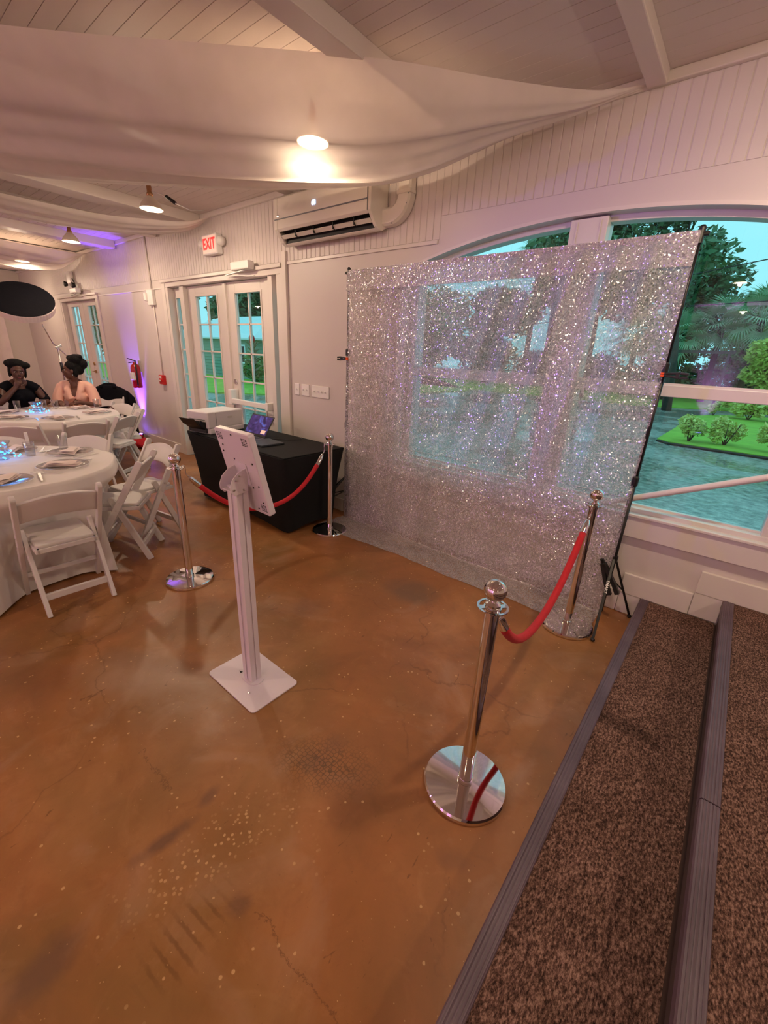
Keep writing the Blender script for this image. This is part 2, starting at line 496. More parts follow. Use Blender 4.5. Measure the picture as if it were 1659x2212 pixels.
def m_sequin(name, opac):
    """sequins sewn on see-through mesh: each sequin a tiny tilted mirror"""
    m, nt, out = newmat(name)
    L = nt.links.new
    tc = node(nt, 'ShaderNodeTexCoord')
    geo = node(nt, 'ShaderNodeNewGeometry')
    v = node(nt, 'ShaderNodeTexVoronoi', feature='F1', i_Scale=155.0, i_Randomness=1.0)
    L(tc.outputs['Object'], v.inputs['Vector'])
    sub = node(nt, 'ShaderNodeVectorMath', operation='SUBTRACT')
    sub.inputs[1].default_value = (0.5, 0.5, 0.5)
    L(v.outputs['Color'], sub.inputs[0])
    sc_ = node(nt, 'ShaderNodeVectorMath', operation='SCALE')
    sc_.inputs['Scale'].default_value = 0.8
    L(sub.outputs[0], sc_.inputs[0])
    # crinkle of the cloth itself
    n1 = node(nt, 'ShaderNodeTexNoise', i_Scale=9.0, i_Detail=3.0, i_Distortion=2.0)
    L(tc.outputs['Object'], n1.inputs['Vector'])
    b = node(nt, 'ShaderNodeBump', i_Strength=0.05, i_Distance=0.02)
    L(n1.outputs['Fac'], b.inputs['Height'])
    ad = node(nt, 'ShaderNodeVectorMath', operation='ADD')
    L(b.outputs[0], ad.inputs[0])
    L(sc_.outputs[0], ad.inputs[1])
    nm = node(nt, 'ShaderNodeVectorMath', operation='NORMALIZE')
    L(ad.outputs[0], nm.inputs[0])
    g = node(nt, 'ShaderNodeBsdfGlossy', i_Roughness=0.15)
    g.inputs[0].default_value = (0.93, 0.91, 0.93, 1)
    L(nm.outputs[0], g.inputs['Normal'])
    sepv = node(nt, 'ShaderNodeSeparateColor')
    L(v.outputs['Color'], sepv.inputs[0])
    cg = node(nt, 'ShaderNodeValToRGB')  # glint grain painted into the diffuse colour
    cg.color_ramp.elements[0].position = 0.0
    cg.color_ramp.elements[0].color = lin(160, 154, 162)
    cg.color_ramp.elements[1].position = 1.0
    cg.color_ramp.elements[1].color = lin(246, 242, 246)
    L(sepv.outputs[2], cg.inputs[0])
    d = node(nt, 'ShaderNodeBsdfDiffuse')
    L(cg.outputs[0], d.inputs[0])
    L(b.outputs[0], d.inputs['Normal'])
    tl = node(nt, 'ShaderNodeBsdfTranslucent')
    tl.inputs[0].default_value = lin(200, 200, 206)
    md = node(nt, 'ShaderNodeMixShader')
    md.inputs[0].default_value = 0.35
    L(d.outputs[0], md.inputs[1])
    L(tl.outputs[0], md.inputs[2])
    mg = node(nt, 'ShaderNodeMixShader')
    mg.inputs[0].default_value = 0.32
    L(md.outputs[0], mg.inputs[1])
    L(g.outputs[0], mg.inputs[2])
    t = node(nt, 'ShaderNodeBsdfTransparent')
    n2 = node(nt, 'ShaderNodeTexNoise', i_Scale=2.2, i_Detail=3.0)
    L(tc.outputs['Object'], n2.inputs['Vector'])
    cr = node(nt, 'ShaderNodeValToRGB')
    cr.color_ramp.elements[0].position = 0.3
    cr.color_ramp.elements[0].color = (max(0, opac - 0.08),) * 3 + (1,)
    cr.color_ramp.elements[1].position = 0.7
    cr.color_ramp.elements[1].color = (min(1, opac + 0.08),) * 3 + (1,)
    L(n2.outputs['Fac'], cr.inputs[0])
    gr = node(nt, 'ShaderNodeMath', operation='MULTIPLY_ADD')  # opacity varies per sequin too, part of the painted glint grain
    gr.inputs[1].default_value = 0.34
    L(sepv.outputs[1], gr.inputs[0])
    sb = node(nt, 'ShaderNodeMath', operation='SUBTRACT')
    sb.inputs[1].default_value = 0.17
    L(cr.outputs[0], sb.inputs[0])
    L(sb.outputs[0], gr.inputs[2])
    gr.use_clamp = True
    mo = node(nt, 'ShaderNodeMixShader')
    L(gr.outputs[0], mo.inputs[0])
    L(t.outputs[0], mo.inputs[1])
    L(mg.outputs[0], mo.inputs[2])
    L(mo.outputs[0], out.inputs[0])


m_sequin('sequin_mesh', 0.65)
m_sequin('sequin_mesh_double', 0.9)


def m_asphalt():
    m, nt, out = newmat('wet_asphalt')
    L = nt.links.new
    tc = node(nt, 'ShaderNodeTexCoord')
    p = node(nt, 'ShaderNodeBsdfPrincipled')
    n1 = node(nt, 'ShaderNodeTexNoise', i_Scale=0.35, i_Detail=5.0, i_Distortion=0.6)
    n2 = node(nt, 'ShaderNodeTexNoise', i_Scale=7.0, i_Detail=9.0, i_Roughness=0.7)
    L(tc.outputs['Object'], n1.inputs['Vector'])
    L(tc.outputs['Object'], n2.inputs['Vector'])
    c = node(nt, 'ShaderNodeValToRGB')
    c.color_ramp.elements[0].position = 0.36
    c.color_ramp.elements[0].color = lin(104, 100, 94)
    c.color_ramp.elements[1].position = 0.75
    c.color_ramp.elements[1].color = lin(210, 202, 190)
    L(n2.outputs['Fac'], c.inputs[0])
    L(c.outputs[0], p.inputs['Base Color'])
    r = node(nt, 'ShaderNodeValToRGB')
    r.color_ramp.elements[0].position = 0.42
    r.color_ramp.elements[0].color = (0.03,) * 3 + (1,)
    r.color_ramp.elements[1].position = 0.58
    r.color_ramp.elements[1].color = (0.42,) * 3 + (1,)
    L(n1.outputs['Fac'], r.inputs[0])
    L(r.outputs[0], p.inputs['Roughness'])
    p.inputs['Specular IOR Level'].default_value = 1.0
    n3 = node(nt, 'ShaderNodeTexNoise', i_Scale=7.0, i_Detail=2.0)
    L(tc.outputs['Object'], n3.inputs['Vector'])
    b = node(nt, 'ShaderNodeBump', i_Strength=0.12, i_Distance=0.03)
    L(n3.outputs['Fac'], b.inputs['Height'])
    L(b.outputs[0], p.inputs['Normal'])
    L(p.outputs[0], out.inputs[0])


m_asphalt()


def m_screen():
    m, nt, out = newmat('laptop_screen')
    L = nt.links.new
    tc = node(nt, 'ShaderNodeTexCoord')
    n1 = node(nt, 'ShaderNodeTexNoise', i_Scale=9.0, i_Detail=5.0, i_Distortion=1.5)
    L(tc.outputs['Object'], n1.inputs['Vector'])
    c = node(nt, 'ShaderNodeValToRGB')
    e = c.color_ramp.elements
    e[0].position = 0.35
    e[0].color = lin(38, 30, 70)
    e[1].position = 0.75
    e[1].color = lin(90, 120, 220)
    k = e.new(0.55)
    k.color = lin(76, 54, 110)
    L(n1.outputs['Fac'], c.inputs[0])
    p = node(nt, 'ShaderNodeBsdfPrincipled')
    p.inputs['Base Color'].default_value = (0.01, 0.01, 0.012, 1)
    p.inputs['Roughness'].default_value = 0.15
    L(c.outputs[0], p.inputs['Emission Color'])
    p.inputs['Emission Strength'].default_value = 0.9
    L(p.outputs[0], out.inputs[0])


m_screen()


# ------------------------------------------------------------------ mesh helpers
class B:
    def __init__(s):
        s.v, s.f = [], []

    def add(s, vs, fs):
        n = len(s.v)
        s.v += [tuple(x) for x in vs]
        s.f += [tuple(i + n for i in f) for f in fs]
        return s

    def box(s, x0, x1, y0, y1, z0, z1, M=None):
        vs = [Vector((x, y, z)) for z in (z0, z1) for y in (y0, y1) for x in (x0, x1)]
        if M is not None:
            vs = [M @ v for v in vs]
        return s.add(vs, [(0, 2, 3, 1), (4, 5, 7, 6), (0, 1, 5, 4), (2, 6, 7, 3), (0, 4, 6, 2), (1, 3, 7, 5)])

    def bar(s, a, b, w, d, upv=(0, 0, 1)):
        """rectangular bar from a to b; w along the side, d along the 'up' side"""
        a, b = Vector(a), Vector(b)
        t = (b - a).normalized()
        u = Vector(upv)
        sd = t.cross(u)
        if sd.length < 1e-5:
            sd = t.cross(Vector((1, 0, 0)))
        sd.normalize()
        u = sd.cross(t).normalized()
        vs = []
        for p in (a, b):
            for i, j in ((-1, -1), (1, -1), (1, 1), (-1, 1)):
                vs.append(p + sd * (i * w / 2) + u * (j * d / 2))
        return s.add(vs, [(3, 2, 1, 0), (4, 5, 6, 7)] + [(k, (k + 1) % 4, 4 + (k + 1) % 4, 4 + k) for k in range(4)])

    def tube(s, pts, r, n=10, caps=True):
        pts = [Vector(p) for p in pts]
        rs = r if isinstance(r, (list, tuple)) else [r] * len(pts)
        t0 = (pts[1] - pts[0]).normalized()
        ref = Vector((0, 0, 1)) if abs(t0.z) < 0.9 else Vector((1, 0, 0))
        sd = t0.cross(ref).normalized()
        vs, fs = [], []
        for k, p in enumerate(pts):
            t = (pts[min(k + 1, len(pts) - 1)] - pts[max(k - 1, 0)]).normalized()
            sd = (sd - t * sd.dot(t)).normalized()
            u = t.cross(sd)
            for i in range(n):
                a = 2 * pi * i / n
                vs.append(p + (sd * cos(a) + u * sin(a)) * rs[k])
        for k in range(len(pts) - 1):
            for i in range(n):
                j = (i + 1) % n
                fs.append((k * n + i, k * n + j, (k + 1) * n + j, (k + 1) * n + i))
        if caps:
            fs.append(tuple(range(n - 1, -1, -1)))
            fs.append(tuple((len(pts) - 1) * n + i for i in range(n)))
        return s.add(vs, fs)

    def lathe(s, prof, n=32, c=(0, 0, 0), M=None):
        vs, fs = [], []
        for r, z in prof:
            for i in range(n):
                a = 2 * pi * i / n
                v = Vector((r * cos(a), r * sin(a), z))
                if M is not None:
                    v = M @ v
                vs.append(v + Vector(c))
        m = len(prof)
        for k in range(m - 1):
            for i in range(n):
                j = (i + 1) % n
                fs.append((k * n + i, k * n + j, (k + 1) * n + j, (k + 1) * n + i))
        fs.append(tuple(range(n - 1, -1, -1)))
        fs.append(tuple((m - 1) * n + i for i in range(n)))
        return s.add(vs, fs)

    def prism(s, poly, a0, a1, f):
        """poly of 2-d points extruded between a0 and a1; f(u, v, a) -> xyz"""
        n = len(poly)
        vs = [f(u, v, a0) for u, v in poly] + [f(u, v, a1) for u, v in poly]
        fs = [tuple(range(n - 1, -1, -1)), tuple(range(n, 2 * n))]
        fs += [(k, (k + 1) % n, n + (k + 1) % n, n + k) for k in range(n)]
        return s.add(vs, fs)

    def grid(s, fn, nu, nv):
        vs = [fn(i / nu, j / nv) for j in range(nv + 1) for i in range(nu + 1)]
        fs = [(j * (nu + 1) + i, j * (nu + 1) + i + 1, (j + 1) * (nu + 1) + i + 1, (j + 1) * (nu + 1) + i) for j in range(nv) for i in range(nu)]
        return s.add(vs, fs)

    def ellipsoid(s, c, r, nu=16, nv=10, M=None):
        vs, fs = [], []
        for j in range(nv + 1):
            th = pi * j / nv
            for i in range(nu):
                ph = 2 * pi * i / nu
                v = Vector((r[0] * sin(th) * cos(ph), r[1] * sin(th) * sin(ph), r[2] * cos(th)))
                if M is not None:
                    v = M @ v
                vs.append(v + Vector(c))
        for j in range(nv):
            for i in range(nu):
                k = (i + 1) % nu
                fs.append((j * nu + i, (j + 1) * nu + i, (j + 1) * nu + k, j * nu + k))
        return s.add(vs, fs)

    def mesh(s, name, smooth=False, weld=True):
        me = bpy.data.meshes.new(name)
        me.from_pydata(s.v, [], s.f)
        bm = bmesh.new()
        bm.from_mesh(me)
        if weld:
            bmesh.ops.remove_doubles(bm, verts=bm.verts, dist=1e-5)
            bmesh.ops.recalc_face_normals(bm, faces=bm.faces)
        bm.to_mesh(me)
        bm.free()
        if smooth:
            for p in me.polygons:
                p.use_smooth = True
        me.validate()
        return me

    def obj(s, name, mat, parent=None, smooth=False, bevel=0.0, solid=0.0, subsurf=0, weld=True, seg=2, autosmooth=None):
        me = s.mesh(name, smooth, weld)
        me.materials.append(MATS[mat])
        o = bpy.data.objects.new(name, me)
        COL.objects.link(o)
        if parent is not None:
            o.parent = parent
        if solid:
            md = o.modifiers.new('thickness', 'SOLIDIFY')
            md.thickness = solid
            md.offset = 0
        if bevel:
            md = o.modifiers.new('bevel', 'BEVEL')
            md.width = bevel
            md.segments = seg
            md.limit_method = 'ANGLE'
            md.angle_limit = radians(40)
        if subsurf:
            md = o.modifiers.new('sub', 'SUBSURF')
            md.levels = subsurf
            md.render_levels = subsurf
        if autosmooth is not None:
            sharp_by_angle(me, autosmooth)
        return o


def sharp_by_angle(me, deg):
    for p in me.polygons:
        p.use_smooth = True
    bm = bmesh.new()
    bm.from_mesh(me)
    for e in bm.edges:
        if len(e.link_faces) == 2 and e.calc_face_angle(0) > radians(deg):
            e.smooth = False
    bm.to_mesh(me)
    bm.free()


def tag(o, label=None, cat=None, group=None, kind=None):
    if label:
        o['label'] = label
    if cat:
        o['category'] = cat
    if group:
        o['group'] = group
    if kind:
        o['kind'] = kind
    return o


def thing(name, label, cat, loc=(0, 0, 0), rz=0.0, group=None):
    o = bpy.data.objects.new(name, None)
    o.empty_display_size = 0.1
    COL.objects.link(o)
    o.location = loc
    o.rotation_euler = (0, 0, rz)
    return tag(o, label, cat, group)


def struct_root(name, label=None):
    o = bpy.data.objects.new(name, None)
    COL.objects.link(o)
    o['kind'] = 'structure'
    if label:
        o['label'] = label
    return o


def copy_tree(o, parent=None):
    c = o.copy()
    COL.objects.link(c)
    c.parent = parent
    for ch in list(o.children):
        copy_tree(ch, c)
    return c


def text_mesh(txt, size, depth=0.002, bold=True, align='CENTER'):
    cu = bpy.data.curves.new('lettering', 'FONT')
    cu.body = txt
    cu.size = size
    cu.extrude = depth / 2
    cu.align_x = align
    cu.align_y = 'CENTER'
    if bold:
        cu.offset = size * 0.02
    o = bpy.data.objects.new('lettering', cu)
    COL.objects.link(o)
    dg = bpy.context.evaluated_depsgraph_get()
    me = bpy.data.meshes.new_from_object(o.evaluated_get(dg))
    bpy.data.objects.remove(o)
    return me


def lettering(txt, size, mat, parent, M, depth=0.002, sx=1.0):
    me = text_mesh(txt, size, depth)
    me.transform(Matrix.Diagonal((sx, 1, 1, 1)))
    me.transform(M)
    me.materials.clear()
    me.materials.append(MATS[mat])
    o = bpy.data.objects.new('lettering', me)
    COL.objects.link(o)
    o.parent = parent
    return o


def basis(xa, ya, za, t):
    return Matrix(((xa[0], ya[0], za[0], t[0]), (xa[1], ya[1], za[1], t[1]), (xa[2], ya[2], za[2], t[2]), (0, 0, 0, 1)))


# ================================================================== THE ROOM
YW = 3.02      # inner face of the window wall
WT = 0.14
CZ = 3.0       # ceiling
XL, XR, YB = -13.7, 4.6, -7.2
GZ = -0.3      # ground outside
AX, AR, ATOP = -0.96, 4.5, 2.425    # arch: centre x, radius, crown of the opening


def arch(x, extra=0.0):
    return ATOP + extra - (AR + extra) + sqrt((AR + extra) ** 2 - (x - AX) ** 2)


tag(B().box(XL - 0.15, XR + 0.15, YB - 0.15, YW + WT, -0.12, 0.0).obj('floor', 'stained_concrete'), 'worn brown acid-stained concrete floor with scuffs and cracks', kind='structure')

# front wall with its openings
WX0, WX1, WZ0 = -2.26, 0.35, 0.70
D1 = (-6.42, -3.90, 2.37)
D2 = (-10.95, -8.98, 2.33)
wb = B()
wb.box(XL, D2[0], YW, YW + WT, 0, CZ)
wb.box(D2[0], D2[1], YW, YW + WT, D2[2], CZ)
wb.box(D2[1], D1[0], YW, YW + WT, 0, CZ)
wb.box(D1[0], D1[1], YW, YW + WT, D1[2], CZ)
wb.box(D1[1], WX0, YW, YW + WT, 0, CZ)
wb.box(WX0, WX1, YW, YW + WT, 0, WZ0)
wb.box(WX1, XR, YW, YW + WT, 0, CZ)
N = 36
poly = [(WX0 + (WX1 - WX0) * i / N, arch(WX0 + (WX1 - WX0) * i / N)) for i in range(N + 1)]
for i in range(N):
    (xa, za), (xb, zb) = poly[i], poly[i + 1]
    wb.prism([(xa, za), (xb, zb), (xb, CZ), (xa, CZ)], YW, YW + WT, lambda u, v, a: (u, a, v))
wall = wb.obj('wall_front', 'wall_paint')
tag(wall, 'white painted wall with beadboard band, glazed doors and arched window', kind='structure')

# beadboard strips under the ceiling
BW = 0.062


def bead_mesh(h):
    return B().prism([(0.0015, 0), (0.003, -0.003), (0.006, -0.0045), (BW - 0.006, -0.0045), (BW - 0.003, -0.003), (BW - 0.0015, 0)], 0, h, lambda u, v, a: (u, v, a)).mesh('bead_board')


bm_a, bm_b = bead_mesh(CZ - 0.05 - 2.415), bead_mesh(CZ - 0.05 - 2.56)
for me in (bm_a, bm_b):
    me.materials.append(MATS['wall_paint'])
x = -8.9
cnt = 0
while x < 0.95:
    lo = x > -2.05 and x < 0.2
    o = bpy.data.objects.new('bead_board', bm_b if lo else bm_a)
    COL.objects.link(o)
    o.location = (x, YW, 2.56 if lo else 2.415)
    o.parent = wall
    x += BW
    cnt += 1
far = B()
x = -13.6
while x < -8.95:
    far.prism([(x + 0.002, 0), (x + 0.006, -0.008), (x + BW - 0.006, -0.008), (x + BW - 0.002, 0)], 2.415, CZ - 0.05, lambda u, v, a: (u, YW + v, a))
    x += BW
tag(far.obj('bead_board_band', 'wall_paint', wall), kind='stuff')

# trims on the front wall
t = B().box(-3.84, -2.03, YW - 0.012, YW, 2.385, 2.412)
tag(t.obj('trim_1', 'trim_paint', bevel=0.003), 'thin white ledge below the beadboard right of the doors', kind='structure')
t = B().box(XL, XR, YW - 0.035, YW, CZ - 0.05, CZ)
tag(t.obj('trim_2', 'trim_paint', bevel=0.006), 'white moulding where wall meets ceiling', kind='structure')
t = B().box(D2[1] + 0.09, D1[0] - 0.09, YW - 0.010, YW, 2.30, 2.318)
tag(t.obj('trim_3', 'trim_paint', bevel=0.003), 'thin white batten between the two pairs of doors', kind='structure')
t = B().box(-3.86, -3.80, YW - 0.03, YW, 0, 2.50)
tag(t.obj('trim_4', 'trim_paint', bevel=0.003), 'white corner board at right of the near doors', kind='structure')
bb = struct_root('baseboard_front', 'white baseboard along the front wall')
for a, b_ in ((XL, D2[0] - 0.1), (D2[1] + 0.1, D1[0] - 0.09), (-3.80, -0.52)):
    B().box(a, b_, YW - 0.018, YW, 0, 0.135).obj('board', 'trim_paint', bb, bevel=0.004)
B().box(-0.515, -0.30, YW - 0.018, YW, 0, 0.155).obj('board', 'trim_paint', bb, bevel=0.004)
B().box(-0.298, 0.09, YW - 0.022, YW, 0.15, 0.295).obj('board', 'trim_paint', bb, bevel=0.004)
B().box(0.092, 0.60, YW - 0.022, YW, 0.31, 0.455).obj('board', 'trim_paint', bb, bevel=0.004)
B().box(0.602, 1.4, YW - 0.022, YW, 0.46, 0.61).obj('board', 'trim_paint', bb, bevel=0.004)
B().box(0.092, 0.24, YW - 0.018, YW, 0.15, 0.31).obj('board', 'trim_paint', bb, bevel=0.004)
B().box(-0.298, -0.17, YW - 0.018, YW, 0.0, 0.15).obj('board', 'trim_paint', bb, bevel=0.004)

# other walls
tag(B().box(XL - 0.15, XL, YB, YW + WT, 0, CZ).obj('wall_left', 'wall_paint'), 'white end wall behind the tables', kind='structure')
tag(B().box(XL - 0.15, XR + 0.15, YB - 0.15, YB, 0, CZ).obj('wall_back', 'wall_paint'), 'white wall behind the viewer', kind='structure')
tag(B().box(XR, XR + 0.15, YB, YW + WT, 0, CZ).obj('wall_right', 'wall_paint'), 'white wall beyond the steps', kind='structure')

# ceiling: boards running along the wall, beams across
ceil = tag(B().box(XL - 0.15, XR + 0.15, YB - 0.15, YW + WT, CZ + 0.012, CZ + 0.15).obj('ceiling', 'ceiling_paint'), 'white painted board ceiling with cross beams', kind='structure')
CB = 0.09
cbm = B().prism([(0.0008, 0.014), (0.0008, 0.0015), (0.0018, 0), (CB - 0.0018, 0), (CB - 0.0008, 0.0015), (CB - 0.0008, 0.014)], -9.0, 1.6, lambda u, v, a: (a, u, v)).mesh('ceiling_board')
cbm.materials.append(MATS['ceiling_paint'])
y = YW - CB
while y > -0.6:
    o = bpy.data.objects.new('ceiling_board', cbm)
    COL.objects.link(o)
    o.location = (0, y, CZ)
    o.parent = ceil
    y -= CB
for bx_, bw_, bd_ in ((0.75, 0.10, 0.09), (-0.74, 0.09, 0.06), (-1.87, 0.13, 0.09), (-3.6, 0.13, 0.09), (-5.45, 0.26, 0.10), (-6.5, 0.14, 0.10), (-7.9, 0.2, 0.10), (-9.6, 0.2, 0.10), (-11.4, 0.2, 0.10)):
    B().box(bx_ - bw_ / 2, bx_ + bw_ / 2, YB + 0.01, YW - 0.04, CZ - bd_, CZ + 0.001).obj('beam', 'ceiling_paint', ceil, bevel=0.006)

# ------------------------------------------------------------------ arched window
win = struct_root('window_1', 'wide arched window of two panes with white mullion and rails')
GY = YW + 0.075


def arch_band(e0, e1, y0, y1, x0, x1, n=40):
    b = B()
    for i in range(n):
        xa, xb = x0 + (x1 - x0) * i / n, x0 + (x1 - x0) * (i + 1) / n
        b.prism([(xa, arch(xa, e0)), (xb, arch(xb, e0)), (xb, arch(xb, e1)), (xa, arch(xa, e1))], y0, y1, lambda u, v, a: (u, a, v))
    me_faces = b
    return me_faces


arch_band(0.0, 0.022, YW - 0.022, YW, WX0 - 0.02, WX1 + 0.02).obj('arch_casing', 'trim_paint', win)
arch_band(0.0, 0.008, YW - 0.030, YW - 0.022, WX0, WX1).obj('arch_bead', 'trim_paint', win)
arch_band(-0.032, 0.0, YW + 0.055, YW + WT, WX0, WX1).obj('head_frame', 'trim_paint', win)
for xa, xb in ((WX0, -2.19), (0.285, WX1)):
    B().box(xa, xb, YW + 0.02, YW + WT, WZ0, 2.225).obj('jamb', 'trim_paint', win, bevel=0.004)
for xa, xb in ((WX0 - 0.07, WX0), (WX1, WX1 + 0.07)):
    B().box(xa, xb, YW - 0.03, YW, 0.565, 2.225).obj('side_casing', 'trim_paint', win, bevel=0.004)
B().box(-1.075, -0.86, YW + 0.01, YW + WT, WZ0, 2.415).obj('mullion', 'trim_paint', win, bevel=0.004)
for xx in (-1.035, -0.90):
    B().box(xx - 0.004, xx + 0.004, YW + 0.004, YW + 0.011, WZ0 + 0.04, 2.40).obj('mullion_bead', 'trim_paint', win)
B().box(WX0, WX1, YW + 0.005, YW + WT, WZ0 - 0.005, 0.742).obj('bottom_frame', 'trim_paint', win, bevel=0.004)
B().box(WX0 - 0.07, WX1 + 0.07, YW - 0.035, YW + 0.01, 0.555, 0.700).obj('apron', 'trim_paint', win, bevel=0.005)
B().box(WX0 - 0.09, WX1 + 0.30, YW - 0.05, YW + 0.02, 0.695, 0.715).obj('sill', 'trim_paint', win, bevel=0.005)
for xa, xb in ((-2.19, -1.075), (-0.86, 0.285)):
    B().box(xa, xb, YW + 0.045, YW + 0.11, 1.44, 1.505).obj('rail', 'trim_paint', win, bevel=0.004)
    B().box(xa, xb, GY - 0.003, GY + 0.003, 0.742, 1.44).obj('pane', 'window_glass', win)
    b = B()
    n = 14
    for i in range(n):
        p0, p1 = xa + (xb - xa) * i / n, xa + (xb - xa) * (i + 1) / n
        b.prism([(p0, 1.505), (p1, 1.505), (p1, arch(p1, -0.03)), (p0, arch(p0, -0.03))], GY - 0.003, GY + 0.003, lambda u, v, a: (u, a, v))
    b.obj('pane', 'window_glass', win)
    for zz in (0.742, 1.505):
        B().box(xa, xb, GY - 0.015, GY - 0.004, zz, zz + 0.012).obj('glazing_bead', 'trim_paint', win)


# ------------------------------------------------------------------ doors
def french_door(name, label, x0, x1, top, leaves, sidelights, rows, z0=0.22, z1=2.18):
    r = struct_root(name, label)
    fr = B()
    fr.box(x0, x0 + 0.07, YW - 0.02, YW + WT - 0.002, 0, top - 0.061)
    fr.box(x1 - 0.07, x1, YW - 0.02, YW + WT - 0.002, 0, top - 0.061)
    fr.box(x0, x1, YW - 0.02, YW + WT - 0.002, top - 0.06, top)
    fr.obj('door_frame', 'trim_paint', r, bevel=0.004, weld=False)
    B().box(x0 - 0.09, x1 + 0.035, YW - 0.045, YW, top - 0.005, top + 0.03).obj('head_ledge', 'trim_paint', r, bevel=0.004)
    B().box(x0 - 0.09, x0, YW - 0.025, YW, 0, top - 0.006).obj('casing', 'trim_paint', r, bevel=0.004)
    B().box(x1, x1 + 0.04, YW - 0.025, YW, 0, top - 0.006).obj('casing', 'trim_paint', r, bevel=0.004)

    def glazed(part, xa, xb, ga, gb, cols, yy, th):
        lf = B()
        lf.box(xa, ga, yy, yy + th, 0.02, top - 0.065)
        lf.box(gb, xb, yy, yy + th, 0.02, top - 0.065)
        lf.box(ga, gb, yy, yy + th, 0.02, z0)
        lf.box(ga, gb, yy, yy + th, z1, top - 0.065)
        leaf = lf.obj(part, 'trim_paint', r, bevel=0.003, weld=False)
        m = B()
        for (a, b_, c, d) in ((ga - 0.022, ga, z0 - 0.022, z1 + 0.022), (gb, gb + 0.022, z0 - 0.022, z1 + 0.022), (ga, gb, z0 - 0.022, z0), (ga, gb, z1, z1 + 0.022)):
            m.box(a, b_, yy - 0.008, yy, c, d)
        m.obj('glazing_frame', 'trim_paint', leaf, bevel=0.002, weld=False)
        cw, rh = (gb - ga) / cols, (z1 - z0) / rows
        for i in range(1, cols):
            B().box(ga + cw * i - 0.008, ga + cw * i + 0.008, yy + 0.006, yy + th - 0.006, z0, z1).obj('muntin', 'trim_paint', leaf)
        for j in range(1, rows):
            B().box(ga, gb, yy + 0.006, yy + th - 0.006, z0 + rh * j - 0.008, z0 + rh * j + 0.008).obj('muntin', 'trim_paint', leaf)
        for i in range(cols):
            for j in range(rows):
                B().box(ga + cw * i, ga + cw * (i + 1), yy + th / 2 - 0.002, yy + th / 2 + 0.002, z0 + rh * j, z0 + rh * (j + 1)).obj('pane', 'window_glass', leaf)
        return leaf

    out = []
    for a in leaves:
        out.append(glazed('door_leaf', *a, 2, YW + 0.06, 0.04))
    for a in sidelights:
        out.append(glazed('sidelight', *a, 1, YW + 0.07, 0.03))
        pass
    return r, out


d1, lv = french_door('door_1', 'pair of glazed white doors with sidelights behind the black table', D1[0], D1[1], D1[2],
                     [(-5.965, -5.058, -5.76, -5.26), (-5.052, -4.145, -4.86, -4.36)],
                     [(-6.345, -6.07, -6.30, -6.12), (-4.075, -3.97, -4.062, -3.985)], 6)
for xa, xb in ((-6.07, -5.968), (-4.142, -4.072)):
    B().box(xa, xb, YW + 0.0, YW + WT, 0, D1[2] - 0.06).obj('post', 'trim_paint', d1, bevel=0.004)
B().box(-5.085, -5.025, YW + 0.035, YW + 0.062, 0.03, D1[2] - 0.07).obj('astragal', 'trim_paint', d1, bevel=0.004)
d2, lv2 = french_door('door_2', 'far pair of glazed white doors near the end wall', D2[0], D2[1], D2[2],
                      [(-10.87, -9.975, -10.60, -10.20), (-9.965, -9.06, -9.72, -9.30)], [], 6)
# panic bar and lever on the near doors
pb = B().box(-4.97, -4.20, YW - 0.045, YW - 0.005, 0.93, 0.99)
pb.obj('panic_bar', 'white_plastic', d1, bevel=0.006)
B().box(-5.0, -4.93, YW - 0.05, YW + 0.06, 0.91, 1.10).obj('panic_bar_case', 'white_plastic', d1, bevel=0.01)
B().box(-4.24, -4.18, YW - 0.05, YW + 0.06, 0.915, 1.005).obj('panic_bar_case', 'white_plastic', d1, bevel=0.008)
Mx = Matrix.Rotation(radians(90), 4, 'X')
B().lathe([(0.001, 0), (0.035, 0), (0.035, 0.012), (0.03, 0.016), (0.001, 0.017)], 20, (-4.965, YW + 0.06, 1.19), Mx).obj('lock_rose', 'steel', d1)
for zz in (1.02, 1.16):
    B().lathe([(0.001, 0), (0.03, 0), (0.03, 0.02), (0.001, 0.024)], 18, (-9.90, YW + 0.06, zz), Mx).obj('lock_rose', 'satin_brass', d2)
B().tube([(-9.90, YW + 0.04, 1.02), (-9.90, YW + 0.0, 1.02), (-9.80, YW - 0.005, 1.02)], 0.009, 8).obj('lever', 'satin_brass', d2)


def door_closer(x, y, label):
    t = thing('door_closer', label, 'door closer', (x, y, 2.40))
    B().box(-0.16, 0.17, -0.085, 0.0, -0.03, 0.05).obj('body', 'steel' if False else 'white_plastic', t, bevel=0.012)
    B().bar((0.05, -0.05, -0.035), (-0.36, -0.02, -0.055), 0.022, 0.008).obj('arm', 'white_plastic', t)
    B().bar((-0.36, -0.02, -0.055), (0.16, 0.0, -0.085), 0.018, 0.007).obj('arm', 'white_plastic', t)
    return t


door_closer(-4.46, YW - 0.045, 'pale grey box door closer above the near glazed doors')
door_closer(-9.75, YW - 0.045, 'pale box door closer above the far glazed doors')

